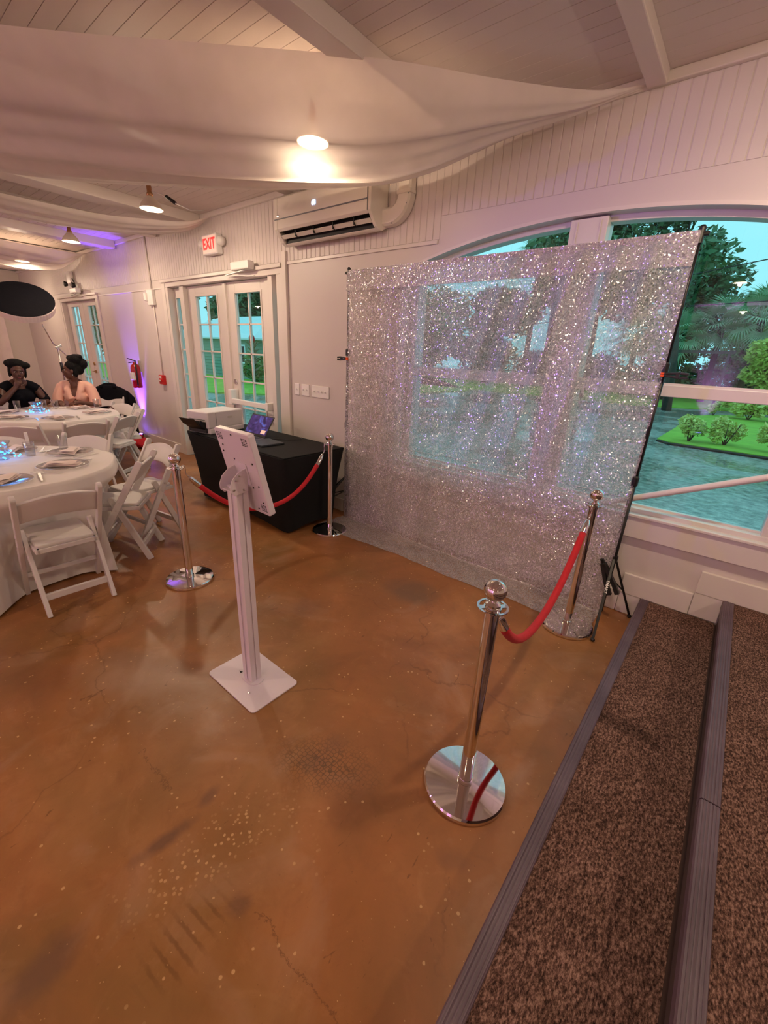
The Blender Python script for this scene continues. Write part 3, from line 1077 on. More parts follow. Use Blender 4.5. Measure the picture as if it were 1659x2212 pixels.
# ------------------------------------------------------------------ carpeted steps
st = thing('carpeted_steps', 'brown carpeted steps with purple-grey ribbed nosings rising beside the wall', 'steps')
SY0, SY1 = -1.6, YW - 0.024
S = [(-0.17, 0.150), (0.232, 0.312), (0.65, 0.470)]
for i, (sx, sz) in enumerate(S):
    x1 = S[i + 1][0] + 0.02 if i < 2 else XR - 0.01
    zb = 0.0 if i == 0 else S[i - 1][1] - 0.02
    B().box(sx + 0.012, x1, SY0, SY1, 0.0, sz - 0.006).obj('step_core', 'carpet_side', st)
    B().box(sx + 0.045, x1 - 0.02 if i < 2 else x1, SY0 + 0.001, SY1, sz - 0.006, sz).obj('carpet_tread', 'carpet', st)
    prof = [(0.0, -0.045), (0.0, -0.004), (0.004, 0.003), (0.052, 0.004), (0.054, 0.0), (0.054, -0.006), (0.012, -0.006), (0.012, -0.045)]
    ys = ((SY0, SY1),) if i != 1 else ((SY0, 1.405), (1.41, SY1))
    for ya, yb in ys:
        o = B().prism([(u, v) for u, v in prof], ya, yb, lambda u, v, a: (sx + u, a, sz + v)).obj('nosing', 'nosing_vinyl', st)
        k = B()
        for q in range(5):
            u = 0.010 + q * 0.0085
            k.box(sx + u, sx + u + 0.004, ya, yb, sz + 0.0036, sz + 0.0052)
        k.obj('nosing_rib', 'nosing_vinyl', o)

# handrail on the wall above the steps
hr = thing('handrail', 'white round handrail sloping up across the window above the steps', 'handrail')
HY = YW - 0.085
p0, p1 = Vector((-0.72, HY, 0.665)), Vector((1.3, HY, 1.575))
B().tube([(-0.74, YW - 0.036, 0.655), (-0.74, HY, 0.655)] + [p0.lerp(p1, i / 8) for i in range(9)], 0.019, 12).obj('rail', 'trim_paint', hr, smooth=True)
for f in (0.62, 0.95):
    q = p0.lerp(p1, f)
    B().tube([(q.x, YW - 0.001, q.z - 0.06), (q.x, HY, q.z - 0.05), (q.x, HY, q.z - 0.015)], 0.008, 8).obj('bracket', 'trim_paint', hr, smooth=True)

# ------------------------------------------------------------------ wall air conditioner
ac = thing('wall_air_conditioner', 'white split air conditioner with open black vent on beadboard wall', 'air conditioner')
AX0, AX1 = -3.70, -2.52
full = [(3.011, 2.875), (2.83, 2.875), (2.805, 2.855), (2.80, 2.62), (2.815, 2.60), (2.875, 2.527), (2.91, 2.507), (2.95, 2.510), (3.011, 2.54)]
notch = [(3.011, 2.875), (2.83, 2.875), (2.805, 2.855), (2.80, 2.62), (2.815, 2.60), (2.885, 2.625), (2.93, 2.57), (2.893, 2.520), (2.91, 2.507), (2.95, 2.510), (3.011, 2.54)]
fx = lambda u, v, a: (a, u, v)
B().prism(notch, AX0 + 0.05, AX1 - 0.03, fx).obj('body', 'ac_plastic', ac, bevel=0.004)
B().prism(full, AX0, AX0 + 0.05, fx).obj('end_cap', 'ac_plastic', ac, bevel=0.006)
B().prism(full, AX1 - 0.03, AX1, fx).obj('end_cap', 'ac_plastic', ac, bevel=0.006)
B().prism([(2.82, 2.602), (2.886, 2.6255), (2.931, 2.57), (2.894, 2.522), (2.90, 2.57), (2.878, 2.605)], AX0 + 0.051, AX1 - 0.031, fx).obj('vent_liner', 'slot_dark', ac)
B().prism([(2.838, 2.574), (2.846, 2.583), (2.870, 2.560), (2.862, 2.551)], AX0 + 0.052, AX1 - 0.032, fx).obj('louvre', 'ac_plastic', ac, bevel=0.002)
for k in range(4):
    xx = AX0 + 0.25 + k * 0.24
    B().box(xx, xx + 0.006, 2.835, 2.875, 2.55, 2.60).obj('vane', 'black_plastic', ac)
B().box(AX0 + 0.01, AX1 - 0.03, 2.7965, 2.801, 2.690, 2.698).obj('panel_seam', 'grey_plastic', ac)
B().box(AX1 - 0.034, AX1 - 0.030, 2.7975, 2.801, 2.62, 2.865).obj('panel_seam', 'grey_plastic', ac)
B().ellipsoid((AX0 + 0.06, 2.7985, 2.72), (0.022, 0.002, 0.009), 16, 8).obj('badge', 'steel', ac)
lettering('68', 0.05, 'display_glow', ac, basis((1, 0, 0), (0, 0, 1), (0, -1, 0), (-3.16, 2.7985, 2.755)), 0.002)
# pipe cover: short run, elbow, riser
pc = thing('pipe_cover', 'white plastic elbow duct running up from the air conditioner', 'pipe cover')
sec = [(-0.06, 0), (-0.06, -0.055), (-0.045, -0.07), (0.045, -0.07), (0.06, -0.055), (0.06, 0)]


def sweep(path, name):
    b = B()
    ring = []
    for (x_, z_, nx, nz) in path:
        ring.append([(x_ + nx * s_, YW - 0.010 + d_, z_ + nz * s_) for s_, d_ in sec])
    n = len(sec)
    vs = [v for r_ in ring for v in r_]
    fs = []
    for k in range(len(ring) - 1):
        for i in range(n - 1):
            fs.append((k * n + i, k * n + i + 1, (k + 1) * n + i + 1, (k + 1) * n + i))
        fs.append((k * n + n - 1, k * n, (k + 1) * n, (k + 1) * n + n - 1))
    fs.append(tuple(range(n)))
    fs.append(tuple((len(ring) - 1) * n + i for i in reversed(range(n))))
    b.add(vs, fs)
    return b.obj(name, 'ac_plastic', pc, autosmooth=35)


sweep([(AX1, 2.60, 0, 1), (-2.455, 2.60, 0, 1)], 'duct')
el = []
for k in range(13):
    a = radians(90 * k / 12)
    el.append((-2.455 + 0.135 * sin(a), 2.735 - 0.135 * cos(a), -sin(a), cos(a)))
sweep(el, 'elbow')
sweep([(-2.32, 2.735, -1, 0), (-2.32, 2.95, -1, 0)], 'duct')
B().box(-2.386, -2.254, YW - 0.083, YW - 0.01, 2.725, 2.75).obj('collar', 'ac_plastic', pc, bevel=0.004)
for xx, zz in ((-2.275, 2.72), (-2.29, 2.66), (-2.42, 2.548), (-2.28, 2.83)):
    B().lathe([(0.001, 0), (0.004, 0), (0.004, 0.003), (0.001, 0.004)], 10, (xx, YW - 0.0795, zz), Mx).obj('screw', 'grey_plastic', pc)

# ------------------------------------------------------------------ exit sign, alarm, horn, extinguisher, switches
ex = thing('exit_sign', 'lit red EXIT sign box with side lamps above the near doors', 'exit sign', (-5.08, YW - 0.009, 2.67))
B().box(-0.155, 0.155, -0.075, 0.0, -0.10, 0.10).obj('case', 'white_plastic', ex, bevel=0.01)
B().box(-0.14, 0.14, -0.078, -0.074, -0.085, 0.085).obj('face_plate', 'sign_face', ex)
lettering('EXIT', 0.155, 'sign_red', ex, basis((1, 0, 0), (0, 0, 1), (0, -1, 0), (0, -0.079, 0)), 0.003, sx=0.82)
for s_ in (-1, 1):
    h_ = B().lathe([(0.001, 0), (0.04, 0), (0.05, 0.03), (0.045, 0.06), (0.02, 0.075), (0.001, 0.076)], 18, (s_ * 0.20, -0.012, 0.02), Mx).obj('lamp_head', 'white_plastic', ex, smooth=True)
    B().bar((s_ * 0.15, -0.03, 0.02), (s_ * 0.19, -0.03, 0.02), 0.02, 0.02).obj('lamp_neck', 'white_plastic', ex)

em = thing('emergency_light', 'white emergency light with two small black spots above the far doors', 'emergency light', (-10.05, YW - 0.009, 2.63))
B().box(-0.11, 0.11, -0.06, 0, -0.09, 0.12).obj('case', 'white_plastic', em, bevel=0.02)
for s_ in (-1, 1):
    B().lathe([(0.001, 0), (0.035, 0.0), (0.05, 0.05), (0.001, 0.055)], 16, (s_ * 0.20, -0.03, -0.10 - 0.02 * s_), Mx).obj('spot', 'black_plastic', em, smooth=True)
    B().tube([(s_ * 0.1, -0.03, 0.0), (s_ * 0.19, -0.03, -0.08)], 0.008, 8).obj('stalk', 'black_plastic', em)

hs = thing('alarm_horn', 'white fire alarm horn box on conduit between the doors', 'alarm horn', (-6.86, YW, 2.2))
B().box(-0.085, 0.085, -0.05, 0, -0.10, 0.10).obj('case', 'white_plastic', hs, bevel=0.01)
B().box(-0.115, -0.055, -0.085, -0.03, -0.045, 0.06).obj('strobe_lens', 'white_plastic', hs, bevel=0.012)
B().tube([(0.02, -0.018, 0.10), (0.01, -0.018, 0.75)], 0.012, 10).obj('conduit', 'trim_paint', hs, smooth=True)
B().tube([(0.02, -0.014, -0.10), (0.02, -0.014, -1.05)], 0.008, 10).obj('conduit', 'trim_paint', hs, smooth=True)

al = thing('fire_alarm_pull', 'red FIRE alarm pull station on the wall left of near doors', 'fire alarm', (-6.84, YW, 1.08))
B().box(-0.06, 0.06, -0.055, 0, -0.068, 0.068).obj('case', 'red_plastic', al, bevel=0.006)
B().box(-0.045, 0.045, -0.066, -0.054, -0.03, 0.005).obj('handle', 'red_plastic', al, bevel=0.004)
lettering('FIRE', 0.045, 'white_plastic', al, basis((1, 0, 0), (0, 0, 1), (0, -1, 0), (0, -0.057, 0.035)), 0.003, sx=0.85)
lettering('PULL', 0.026, 'white_plastic', al, basis((1, 0, 0), (0, 0, 1), (0, -1, 0), (0, -0.068, -0.013)), 0.003)

fe = thing('fire_extinguisher', 'red fire extinguisher hung on the violet-lit wall', 'fire extinguisher', (-7.62, YW - 0.09, 0.90))
B().lathe([(0.001, 0), (0.062, 0.0), (0.07, 0.01), (0.07, 0.30), (0.06, 0.345), (0.03, 0.37), (0.022, 0.40), (0.001, 0.402)], 22).obj('cylinder', 'red_steel', fe, smooth=True)
B().box(-0.058, 0.058, -0.0745, -0.02, 0.12, 0.24).obj('label_plate', 'white_plastic', fe, bevel=0.01)
B().bar((0, 0.02, 0.41), (0, -0.10, 0.45), 0.02, 0.014).obj('lever', 'black_plastic', fe)
B().bar((0, 0.02, 0.40), (0, -0.09, 0.385), 0.018, 0.012).obj('carry_handle', 'black_plastic', fe)
B().tube([(0.02, 0, 0.40), (0.075, -0.02, 0.38), (0.098, -0.03, 0.28), (0.092, -0.03, 0.10), (0.085, -0.03, 0.04)], 0.011, 10).obj('hose', 'black_plastic', fe, smooth=True)
B().lathe([(0.001, 0), (0.018, 0), (0.018, 0.012), (0.001, 0.014)], 14, (0, -0.02, 0.43), Mx).obj('gauge', 'steel', fe)
B().box(-0.02, 0.02, 0.06, 0.09, 0.25, 0.42).obj('wall_bracket', 'steel', fe)

for k, (sx_, wd, tg) in enumerate(((-3.695, 0.075, 1), (-3.56, 0.12, 2), (-3.33, 0.26, 4))):
    lbl = ('narrow white single light switch, left of the three plates', 'white double light switch, middle of the three plates', 'wide white four-gang light switch plate, right of three')[k]
    sp = thing('light_switch', lbl, 'light switch', (sx_, YW, 1.205), group='light switches on the wall panel')
    B().box(-wd / 2, wd / 2, -0.008, 0, -0.058, 0.058).obj('plate', 'white_plastic', sp, bevel=0.003)
    for q in range(tg):
        xx = (q - (tg - 1) / 2) * 0.055
        B().bar((xx, -0.006, -0.002), (xx, -0.022, 0.008), 0.010, 0.012).obj('toggle', 'white_plastic', sp, bevel=0.002)

# ------------------------------------------------------------------ pendant lamps
LAMPS = [(-2.24, 1.99), (-4.43, 2.04), (-6.75, 2.09), (-9.25, 2.14), (0.10, 1.95), (2.4, 1.95), (-11.6, 2.14)]
LLBL = ['bright white pendant lamp glowing through the sheer ceiling swag', 'bare white pendant lamp with cord hanging near the air conditioner', 'third white pendant lamp from the right along the ceiling',
        'farthest small white pendant lamp seen through the far swag', 'white pendant lamp above the arched window', 'white pendant lamp above the upper steps', 'white pendant lamp near the end wall']
for row in (-1.6, -5.2):
    for k in range(6):
        LAMPS.append((-11.2 + 2.7 * k, row))
        LLBL.append('white pendant lamp over the hall, %s from the end wall in the %s row' % (('first', 'second', 'third', 'fourth', 'fifth', 'sixth')[k], 'middle' if row > -3 else 'rear'))
LZ = 2.70


def make_lamp():
    t = thing('pendant_lamp', '', 'lamp', (0, 0, LZ), group='white pendant lamps in rows below the ceiling')
    B().lathe([(0.001, 0.30), (0.05, 0.30), (0.05, 0.285), (0.012, 0.275), (0.012, 0.20), (0.001, 0.20)], 18).obj('canopy', 'lamp_enamel', t, smooth=True)
    B().lathe([(0.001, 0.225), (0.012, 0.225), (0.020, 0.20), (0.020, 0.15), (0.026, 0.14), (0.028, 0.110), (0.001, 0.108)], 18).obj('socket', 'satin_brass', t, smooth=True)
    o = B()
    prof = [(0.028, 0.118), (0.040, 0.108), (0.066, 0.080), (0.094, 0.046), (0.112, 0.012), (0.114, 0.0), (0.110, -0.001), (0.108, 0.012), (0.090, 0.043), (0.062, 0.077), (0.036, 0.104), (0.024, 0.113)]
    n = 28
    vs = [(r * cos(2 * pi * i / n), r * sin(2 * pi * i / n), z) for r, z in prof for i in range(n)]
    fs = [(k * n + i, k * n + (i + 1) % n, ((k + 1) % len(prof)) * n + (i + 1) % n, ((k + 1) % len(prof)) * n + i) for k in range(len(prof)) for i in range(n)]
    o.add(vs, fs).obj('shade', 'lamp_enamel', t, smooth=True)
    B().ellipsoid((0, 0, 0.034), (0.082, 0.082, 0.034), 20, 10).obj('bulb', 'bulb_glow', t, smooth=True)
    for ch in t.children:
        if ch.name.startswith(('shade', 'bulb', 'canopy')):
            ch.data.transform(Matrix.Diagonal((0.82, 0.82, 1, 1)))
    return t


lp = make_lamp()
for k, (x, y) in enumerate(LAMPS):
    o = lp if k == 0 else copy_tree(lp)
    o.location = (x, y, LZ - (0.0))
    o['label'] = LLBL[k]
    if k == 0:
        o.location = (-2.34, 2.075, 2.75)
        o.scale.z = 0.83
    ld = bpy.data.lights.new('lamp_light', 'AREA')
    ld.shape = 'DISK'
    ld.size = 0.14
    ld.energy = LAMP_W
    ld.color = LAMP_COL
    lo = bpy.data.objects.new('lamp_light', ld)
    COL.objects.link(lo)
    lo.parent = o
    lo.location = (0, 0, -0.004)
    ld = bpy.data.lights.new('lamp_spill', 'POINT')
    ld.energy = LAMP_SIDE_W
    ld.color = LAMP_COL
    ld.shadow_soft_size = 0.02
    lo = bpy.data.objects.new('lamp_spill', ld)
    COL.objects.link(lo)
    lo.parent = o
    lo.location = (0, 0, -0.028)
    if k == 1:
        B().tube([(0.02, 0.01, 0.16), (0.10, 0.06, 0.13), (0.17, 0.10, 0.07), (0.30, 0.20, 0.0), (0.34, 0.30, 0.02)], 0.005, 6).obj('cord', 'white_plastic', o, smooth=True)
        B().tube([(0.13, 0.08, 0.115), (0.20, 0.12, 0.055)], 0.016, 10).obj('plug', 'black_plastic', o, smooth=True)


# ------------------------------------------------------------------ violet uplights
def uplight(x, y, ang, label, power=UP_W, colr=UP_COL, z=0.0):
    t = thing('uplight', label, 'uplight', (x, y, z), ang, group='violet LED uplights along the walls')
    B().lathe([(0.001, 0.02), (0.075, 0.02), (0.085, 0.03), (0.085, 0.12), (0.001, 0.12)], 20).obj('housing', 'black_plastic', t, smooth=False, bevel=0.004)
    B().lathe([(0.001, 0.121), (0.07, 0.121), (0.07, 0.126), (0.001, 0.127)], 20).obj('lens', 'led_violet', t)
    B().box(-0.1, -0.086, -0.03, 0.03, 0.0, 0.10).obj('yoke', 'black_plastic', t)
    B().box(0.086, 0.1, -0.03, 0.03, 0.0, 0.10).obj('yoke', 'black_plastic', t)
    ld = bpy.data.lights.new('uplight_light', 'SPOT')
    ld.energy = power
    ld.color = colr
    ld.spot_size = radians(44)
    ld.spot_blend = 0.8
    ld.shadow_soft_size = 0.05
    lo = bpy.data.objects.new('uplight_light', ld)
    COL.objects.link(lo)
    lo.parent = t
    lo.location = (0, 0, 0.135)
    lo.rotation_euler = (radians(180 - 7), 0, 0)
    return t


uplight(-7.80, 2.88, 0, 'violet LED uplight on the floor below the red extinguisher')
for k, (x, y, a, lb) in enumerate(((-11.5, YB + 0.2, pi, 'violet uplight by the rear wall near the far corner'), (-7.5, YB + 0.2, pi, 'violet uplight at the middle of the rear wall'),
                                   (-3.2, YB + 0.2, pi, 'violet uplight by the rear wall behind the viewer'), (0.9 - 1.5, YB + 0.2, pi, 'violet uplight by the rear wall near the steps'))):
    uplight(x, y, a, lb, 1900.0, (0.80, 0.30, 1.0))
uplight(2.2, 2.80, 0, 'unseen violet uplight added on the platform beyond the arched window', 120.0, UP_COL, 0.471)  # out of view, added so the curtain folds catch violet

# added violet wash light, unseen at the rear, aimed to streak the curtain folds
wl = thing('added_wash_light', 'unseen violet wash light added at the rear left to tint the curtain', 'added light', (-8.6, -4.6, 2.42))
aim = (Vector((-0.85, 2.9, 1.75)) - Vector((-8.6, -4.6, 2.42))).normalized()
Ma = aim.to_track_quat('Z', 'Y').to_matrix().to_4x4()
B().lathe([(0.001, -0.16), (0.07, -0.16), (0.09, -0.12), (0.09, 0.06), (0.085, 0.06), (0.085, 0.02), (0.001, 0.02)], 24, (0, 0, 0), Ma).obj('can', 'black_metal', wl, autosmooth=40)
B().lathe([(0.001, 0.021), (0.08, 0.021), (0.08, 0.026), (0.001, 0.027)], 24, (0, 0, 0), Ma).obj('lens', 'led_violet', wl)
B().tube([(0, 0, 0.08), (0, 0, 0.58)], 0.012, 10).obj('hanger', 'black_metal', wl)
ld = bpy.data.lights.new('added_wash_beam', 'SPOT')
ld.energy = 850
ld.color = (0.26, 0.12, 1.0)
ld.spot_size = radians(15)
ld.spot_blend = 0.9
ld.shadow_soft_size = 0.07
lo = bpy.data.objects.new('added_wash_beam', ld)
COL.objects.link(lo)
lo.parent = wl
lo.location = aim * 0.08
lo.rotation_euler = aim.to_track_quat('-Z', 'Y').to_euler()

# ------------------------------------------------------------------ ceiling swags of sheer voile
CEN = Vector((-6.2, -3.4, 2.9))


def interp(pts, t):
    n = len(pts) - 1
    i = min(int(t * n), n - 1)
    f = t * n - i
    P = [Vector(pts[max(0, min(n, k))]) for k in (i - 1, i, i + 1, i + 2)]
    a = 2 * P[1]
    b = P[2] - P[0]
    c = 2 * P[0] - 5 * P[1] + 4 * P[2] - P[3]
    d = -P[0] + 3 * P[1] - 3 * P[2] + P[3]
    return 0.5 * (a + b * f + c * f * f + d * f ** 3)


def swag(label, near, far, sag, nu=70, nv=40):
    def fn(u, v):
        a, b = interp(near, u), interp(far, u)
        p = a.lerp(b, v)
        wdt = (a - b).length
        p.z -= sag * sin(pi * v ** 0.72) * min(1.0, wdt) * sin(pi * min(1, u * 1.15)) ** 0.6
        rip = (0.022 * sin(v * 17 + u * 3 + 1.0) + 0.012 * sin(v * 41 + u * 7)) * min(1, wdt)
        p.z += rip
        return p
    o = B().grid(fn, nu, nv).obj('ceiling_swag', 'sheer_voile', None, smooth=True, weld=False)
    return tag(o, label, 'fabric swag', 'sheer voile swags radiating from the room centre')


swag('wide sheer voile swag in front of the lit lamp and air conditioner',
     [(-0.80, 2.98, 2.965), (-1.00, 2.78, 2.91), (-1.36, 2.42, 2.90), (-1.75, 1.98, 2.90), (-2.34, 1.41, 2.90), (-2.97, 0.80, 2.90), (-4.0, -0.3, 2.90), (-5.3, -2.0, 2.92), (-6.1, -3.3, 2.95)],
     [(-0.81, 2.99, 2.945), (-1.18, 2.96, 2.915), (-1.56, 2.95, 2.895), (-2.10, 2.82, 2.77), (-2.78, 2.58, 2.745), (-3.65, 1.95, 2.72), (-4.60, 1.07, 2.72), (-5.7, -1.0, 2.80), (-6.25, -3.3, 2.95)], 0.23)
swag('middle sheer voile swag tied to the wall above the EXIT sign',
     [(-5.05, 2.98, 2.95), (-5.08, 2.68, 2.82), (-5.40, 2.30, 2.80), (-5.58, 1.96, 2.80), (-5.62, 1.24, 2.80), (-5.7, 0.2, 2.82), (-5.9, -1.5, 2.88), (-6.1, -3.3, 2.95)],
     [(-5.12, 2.98, 2.93), (-5.45, 2.88, 2.83), (-5.98, 2.57, 2.80), (-6.28, 2.19, 2.80), (-6.44, 1.79, 2.80), (-6.40, 1.30, 2.80), (-6.3, -1.2, 2.86), (-6.2, -3.3, 2.95)], 0.06)
swag('far sheer voile swag tied to the wall above the far doors',
     [(-9.15, 2.98, 2.95), (-8.75, 2.60, 2.84), (-8.45, 2.3, 2.80), (-8.25, 1.72, 2.80), (-7.7, 0.3, 2.82), (-7.0, -1.5, 2.88), (-6.3, -3.3, 2.95)],
     [(-9.22, 2.98, 2.93), (-9.7, 2.72, 2.74), (-10.0, 2.2, 2.66), (-9.8, 1.5, 2.66), (-9.0, 0.0, 2.72), (-7.6, -1.7, 2.84), (-6.4, -3.3, 2.95)], 0.10)

# white drape hung on the end wall
def drape_fn(u, v):
    y = -3.0 + u * 5.55
    z = 0.02 + v * 2.86
    return (XL + 0.10 + 0.035 * sin(u * 95) + 0.02 * sin(u * 37 + v), y, z)


tag(B().grid(drape_fn, 220, 6).obj('wall_drape', 'white_drape', None, smooth=True, weld=False), 'floor-length white drape hung across the end wall', 'drape')

# ------------------------------------------------------------------ rope stanchions
SH = 0.935


def make_stanchion():
    t = thing('stanchion', '', 'stanchion', group='chrome ball-top rope stanchions')
    B().lathe([(0.001, 0.0), (0.158, 0.0), (0.162, 0.004), (0.162, 0.018), (0.157, 0.025), (0.10, 0.028), (0.03, 0.031), (0.001, 0.031)], 64).obj('base', 'chrome', t, autosmooth=35)
    B().lathe([(0.001, 0.03), (0.0255, 0.03), (0.0255, 0.822), (0.001, 0.822)], 36).obj('pole', 'chrome', t, autosmooth=40)
    B().lathe([(0.001, 0.0315), (0.030, 0.0315), (0.030, 0.044), (0.0262, 0.047), (0.001, 0.047)], 32).obj('collar', 'chrome', t, autosmooth=40)
    # slotted top ring
    r = B()
    n = 64
    for (ri, ro) in ((0.020, 0.030), (0.044, 0.052)):
        pr = [(ri, 0.833), (ri, 0.837), (ro, 0.837), (ro, 0.833)]
        vs = [(q * cos(2 * pi * i / n), q * sin(2 * pi * i / n), z) for q, z in pr for i in range(n)]
        r.add(vs, [(k * n + i, k * n + (i + 1) % n, ((k + 1) % 4) * n + (i + 1) % n, ((k + 1) % 4) * n + i) for k in range(4) for i in range(n)])
    for k in range(4):
        M = Matrix.Rotation(radians(45 + 90 * k), 4, 'Z')
        r.box(0.028, 0.046, -0.010, 0.010, 0.8331, 0.8369, M)
    r.obj('rope_ring', 'chrome', t, autosmooth=35)
    B().lathe([(0.001, 0.815), (0.029, 0.815), (0.029, 0.831), (0.021, 0.833), (0.021, 0.838), (0.026, 0.842), (0.026, 0.848), (0.016, 0.856), (0.012, 0.862), (0.001, 0.862)], 32).obj('neck', 'chrome', t, autosmooth=50)
    B().ellipsoid((0, 0, 0.897), (0.038, 0.038, 0.038), 40, 24).obj('ball', 'chrome', t, smooth=True)
    return t


ST = [((-0.452, 1.165), 'nearest chrome stanchion, standing beside the carpeted steps'), ((-0.495, 2.575), 'chrome stanchion at the right front of the sequin curtain'),
      ((-2.740, 1.205), 'chrome stanchion between the white chairs and the white kiosk'), ((-2.685, 2.537), 'chrome stanchion at the right end of the black table')]
s0 = make_stanchion()
for k, (p, lb) in enumerate(ST):
    o = s0 if k == 0 else copy_tree(s0)
    o.location = (p[0], p[1], 0.0)
    o.rotation_euler.z = 0.3 * k
    o['label'] = lb


def rope(a, b, label, sag, skew=0.0):
    t = thing('velvet_rope', label, 'rope', group='red velvet barrier ropes')
    A, Bv = Vector((*a, 0.832)), Vector((*b, 0.832))
    d = (Bv - A).normalized()
    A = A + d * 0.050
    Bv = Bv - d * 0.050
    n = 40
    pts = []
    for i in range(n + 1):
        f = i / n
        g = f + skew * f * (1 - f)
        p = A.lerp(Bv, f)
        p.z = 0.80 - sag * (1 - abs(2 * g - 1) ** 2.2)
        pts.append(p)
    B().tube(pts[3:-3], 0.0185, 16).obj('rope_sleeve', 'red_velvet', t, smooth=True)
    for seg, hook in ((pts[:4], A), (pts[-4:], Bv)):
        q = seg if hook is A else list(reversed(seg))
        B().tube([q[1].lerp(q[2], 0.1), q[1].lerp(q[2], 0.5), q[2], q[3]], [0.011, 0.0165, 0.0185, 0.0195], 16).obj('end_cap', 'chrome', t, autosmooth=40)
        up_ = hook + Vector((0, 0, 0.012))
        s_ = 1 if hook is A else -1
        hk = [q[1], q[0].lerp(q[1], 0.4), hook + d * s_ * 0.012 + Vector((0, 0, -0.012)), hook + d * s_ * 0.006 + Vector((0, 0, 0.010)), hook - d * s_ * 0.008 + Vector((0, 0, 0.012)), hook - d * s_ * 0.012 + Vector((0, 0, -0.006))]
        B().tube([interp(hk, j / 16) for j in range(17)], 0.0035, 8).obj('hook', 'chrome', t, smooth=True)
    return t


rope(ST[0][0], ST[1][0], 'red velvet rope between the two right-hand stanchions by the steps', 0.375, 0.15)
rope(ST[2][0], ST[3][0], 'red velvet rope hanging in front of the black table', 0.40, -0.1)

# ------------------------------------------------------------------ photo kiosk
ki = thing('photo_kiosk', 'white photo booth kiosk on a pole, back of tilted screen towards viewer', 'kiosk', (-1.566, 0.938, 0))


def rrect(w_, h_, r, n=6):
    pts = []
    for cx, cy, a0 in ((w_ / 2 - r, h_ / 2 - r, 0), (-w_ / 2 + r, h_ / 2 - r, 90), (-w_ / 2 + r, -h_ / 2 + r, 180), (w_ / 2 - r, -h_ / 2 + r, 270)):
        for k in range(n + 1):
            a = radians(a0 + 90 * k / n)
            pts.append((cx + r * cos(a), cy + r * sin(a)))
    return pts


B().prism(rrect(0.40, 0.272, 0.022), 0.0, 0.008, lambda u, v, a: (u, v, a)).obj('base_plate', 'white_powdercoat', ki, bevel=0.002)
B().prism(rrect(0.13, 0.085, 0.04, 10), 0.008, 0.012, lambda u, v, a: (u, v, a)).obj('foot_flange', 'white_powdercoat', ki, bevel=0.001)
B().lathe([(0.001, 0.008), (0.006, 0.008), (0.006, 0.0105), (0.001, 0.011)], 12, (0.08, -0.075, 0)).obj('screw', 'steel', ki)
B().prism([(-0.09, -0.02), (-0.07, -0.012), (-0.07, -0.026)], 0.0082, 0.0095, lambda u, v, a: (u, v, a)).obj('slot_mark', 'slot_dark', ki)
# extruded pole with grooves down its faces
pw, pd = 0.046, 0.028
g = 0.006
prof = [(-pw, -pd), (-0.012, -pd), (-0.012, -pd + g), (0.012, -pd + g), (0.012, -pd), (pw, -pd), (pw, -0.004), (pw - g, -0.004), (pw - g, 0.004), (pw, 0.004), (pw, pd), (0.012, pd), (0.012, pd - g), (-0.012, pd - g), (-0.012, pd), (-pw, pd), (-pw, 0.004), (-pw + g, 0.004), (-pw + g, -0.004), (-pw, -0.004)]
B().prism([(u * 0.78, v) for u, v in prof], 0.012, 1.045, lambda u, v, a: (u, v, a)).obj('pole', 'white_powdercoat', ki)
B().box(0.0300, 0.0304, -0.0035, 0.0035, 0.03, 1.03).obj('groove_strip', 'slot_dark', ki)
# tilted panel
tl = radians(13.6)
PC = Vector((0.0, 0.030, 1.095))
Mp = Matrix.Translation(PC) @ Matrix.Rotation(tl, 4, 'X')          # local: x across, z up the panel, -y = back
panel = B().prism(rrect(0.252, 0.375, 0.012), 0.0, 0.030, lambda u, v, a: Mp @ Vector((u, a, v))).obj('screen_housing', 'white_powdercoat', ki, bevel=0.004)
B().prism(rrect(0.224, 0.345, 0.006), 0.0302, 0.0312, lambda u, v, a: Mp @ Vector((u, a, v))).obj('touch_screen', 'black_plastic', panel)
sl = B()
for cx, cz in ((-0.095, 0.155), (0.085, 0.150), (0.09, -0.155), (-0.09, -0.155)):
    sl = B()
    for i in range(3):
        for j in range(5):
            sl.box(cx - 0.018 + i * 0.014, cx - 0.008 + i * 0.014, -0.0008, 0.001, cz - 0.014 + j * 0.007, cz - 0.011 + j * 0.007, Mp)
    sl.obj('speaker_grille', 'slot_dark', panel)['kind'] = 'stuff'
for cx, cz in ((-0.09, 0.115), (-0.10, 0.085), (0.10, 0.06), (0.0, 0.172), (0.10, -0.045), (0.10, -0.125), (0.045, 0.02), (0.055, -0.06), (-0.03, 0.06), (-0.045, -0.165), (0.05, -0.165)):
    B().lathe([(0.001, 0), (0.004, 0), (0.004, 0.002), (0.001, 0.0025)], 10, Mp @ Vector((cx, -0.0002, cz)), (Matrix.Rotation(tl, 4, 'X') @ Mx)).obj('screw_hole', 'slot_dark', panel)
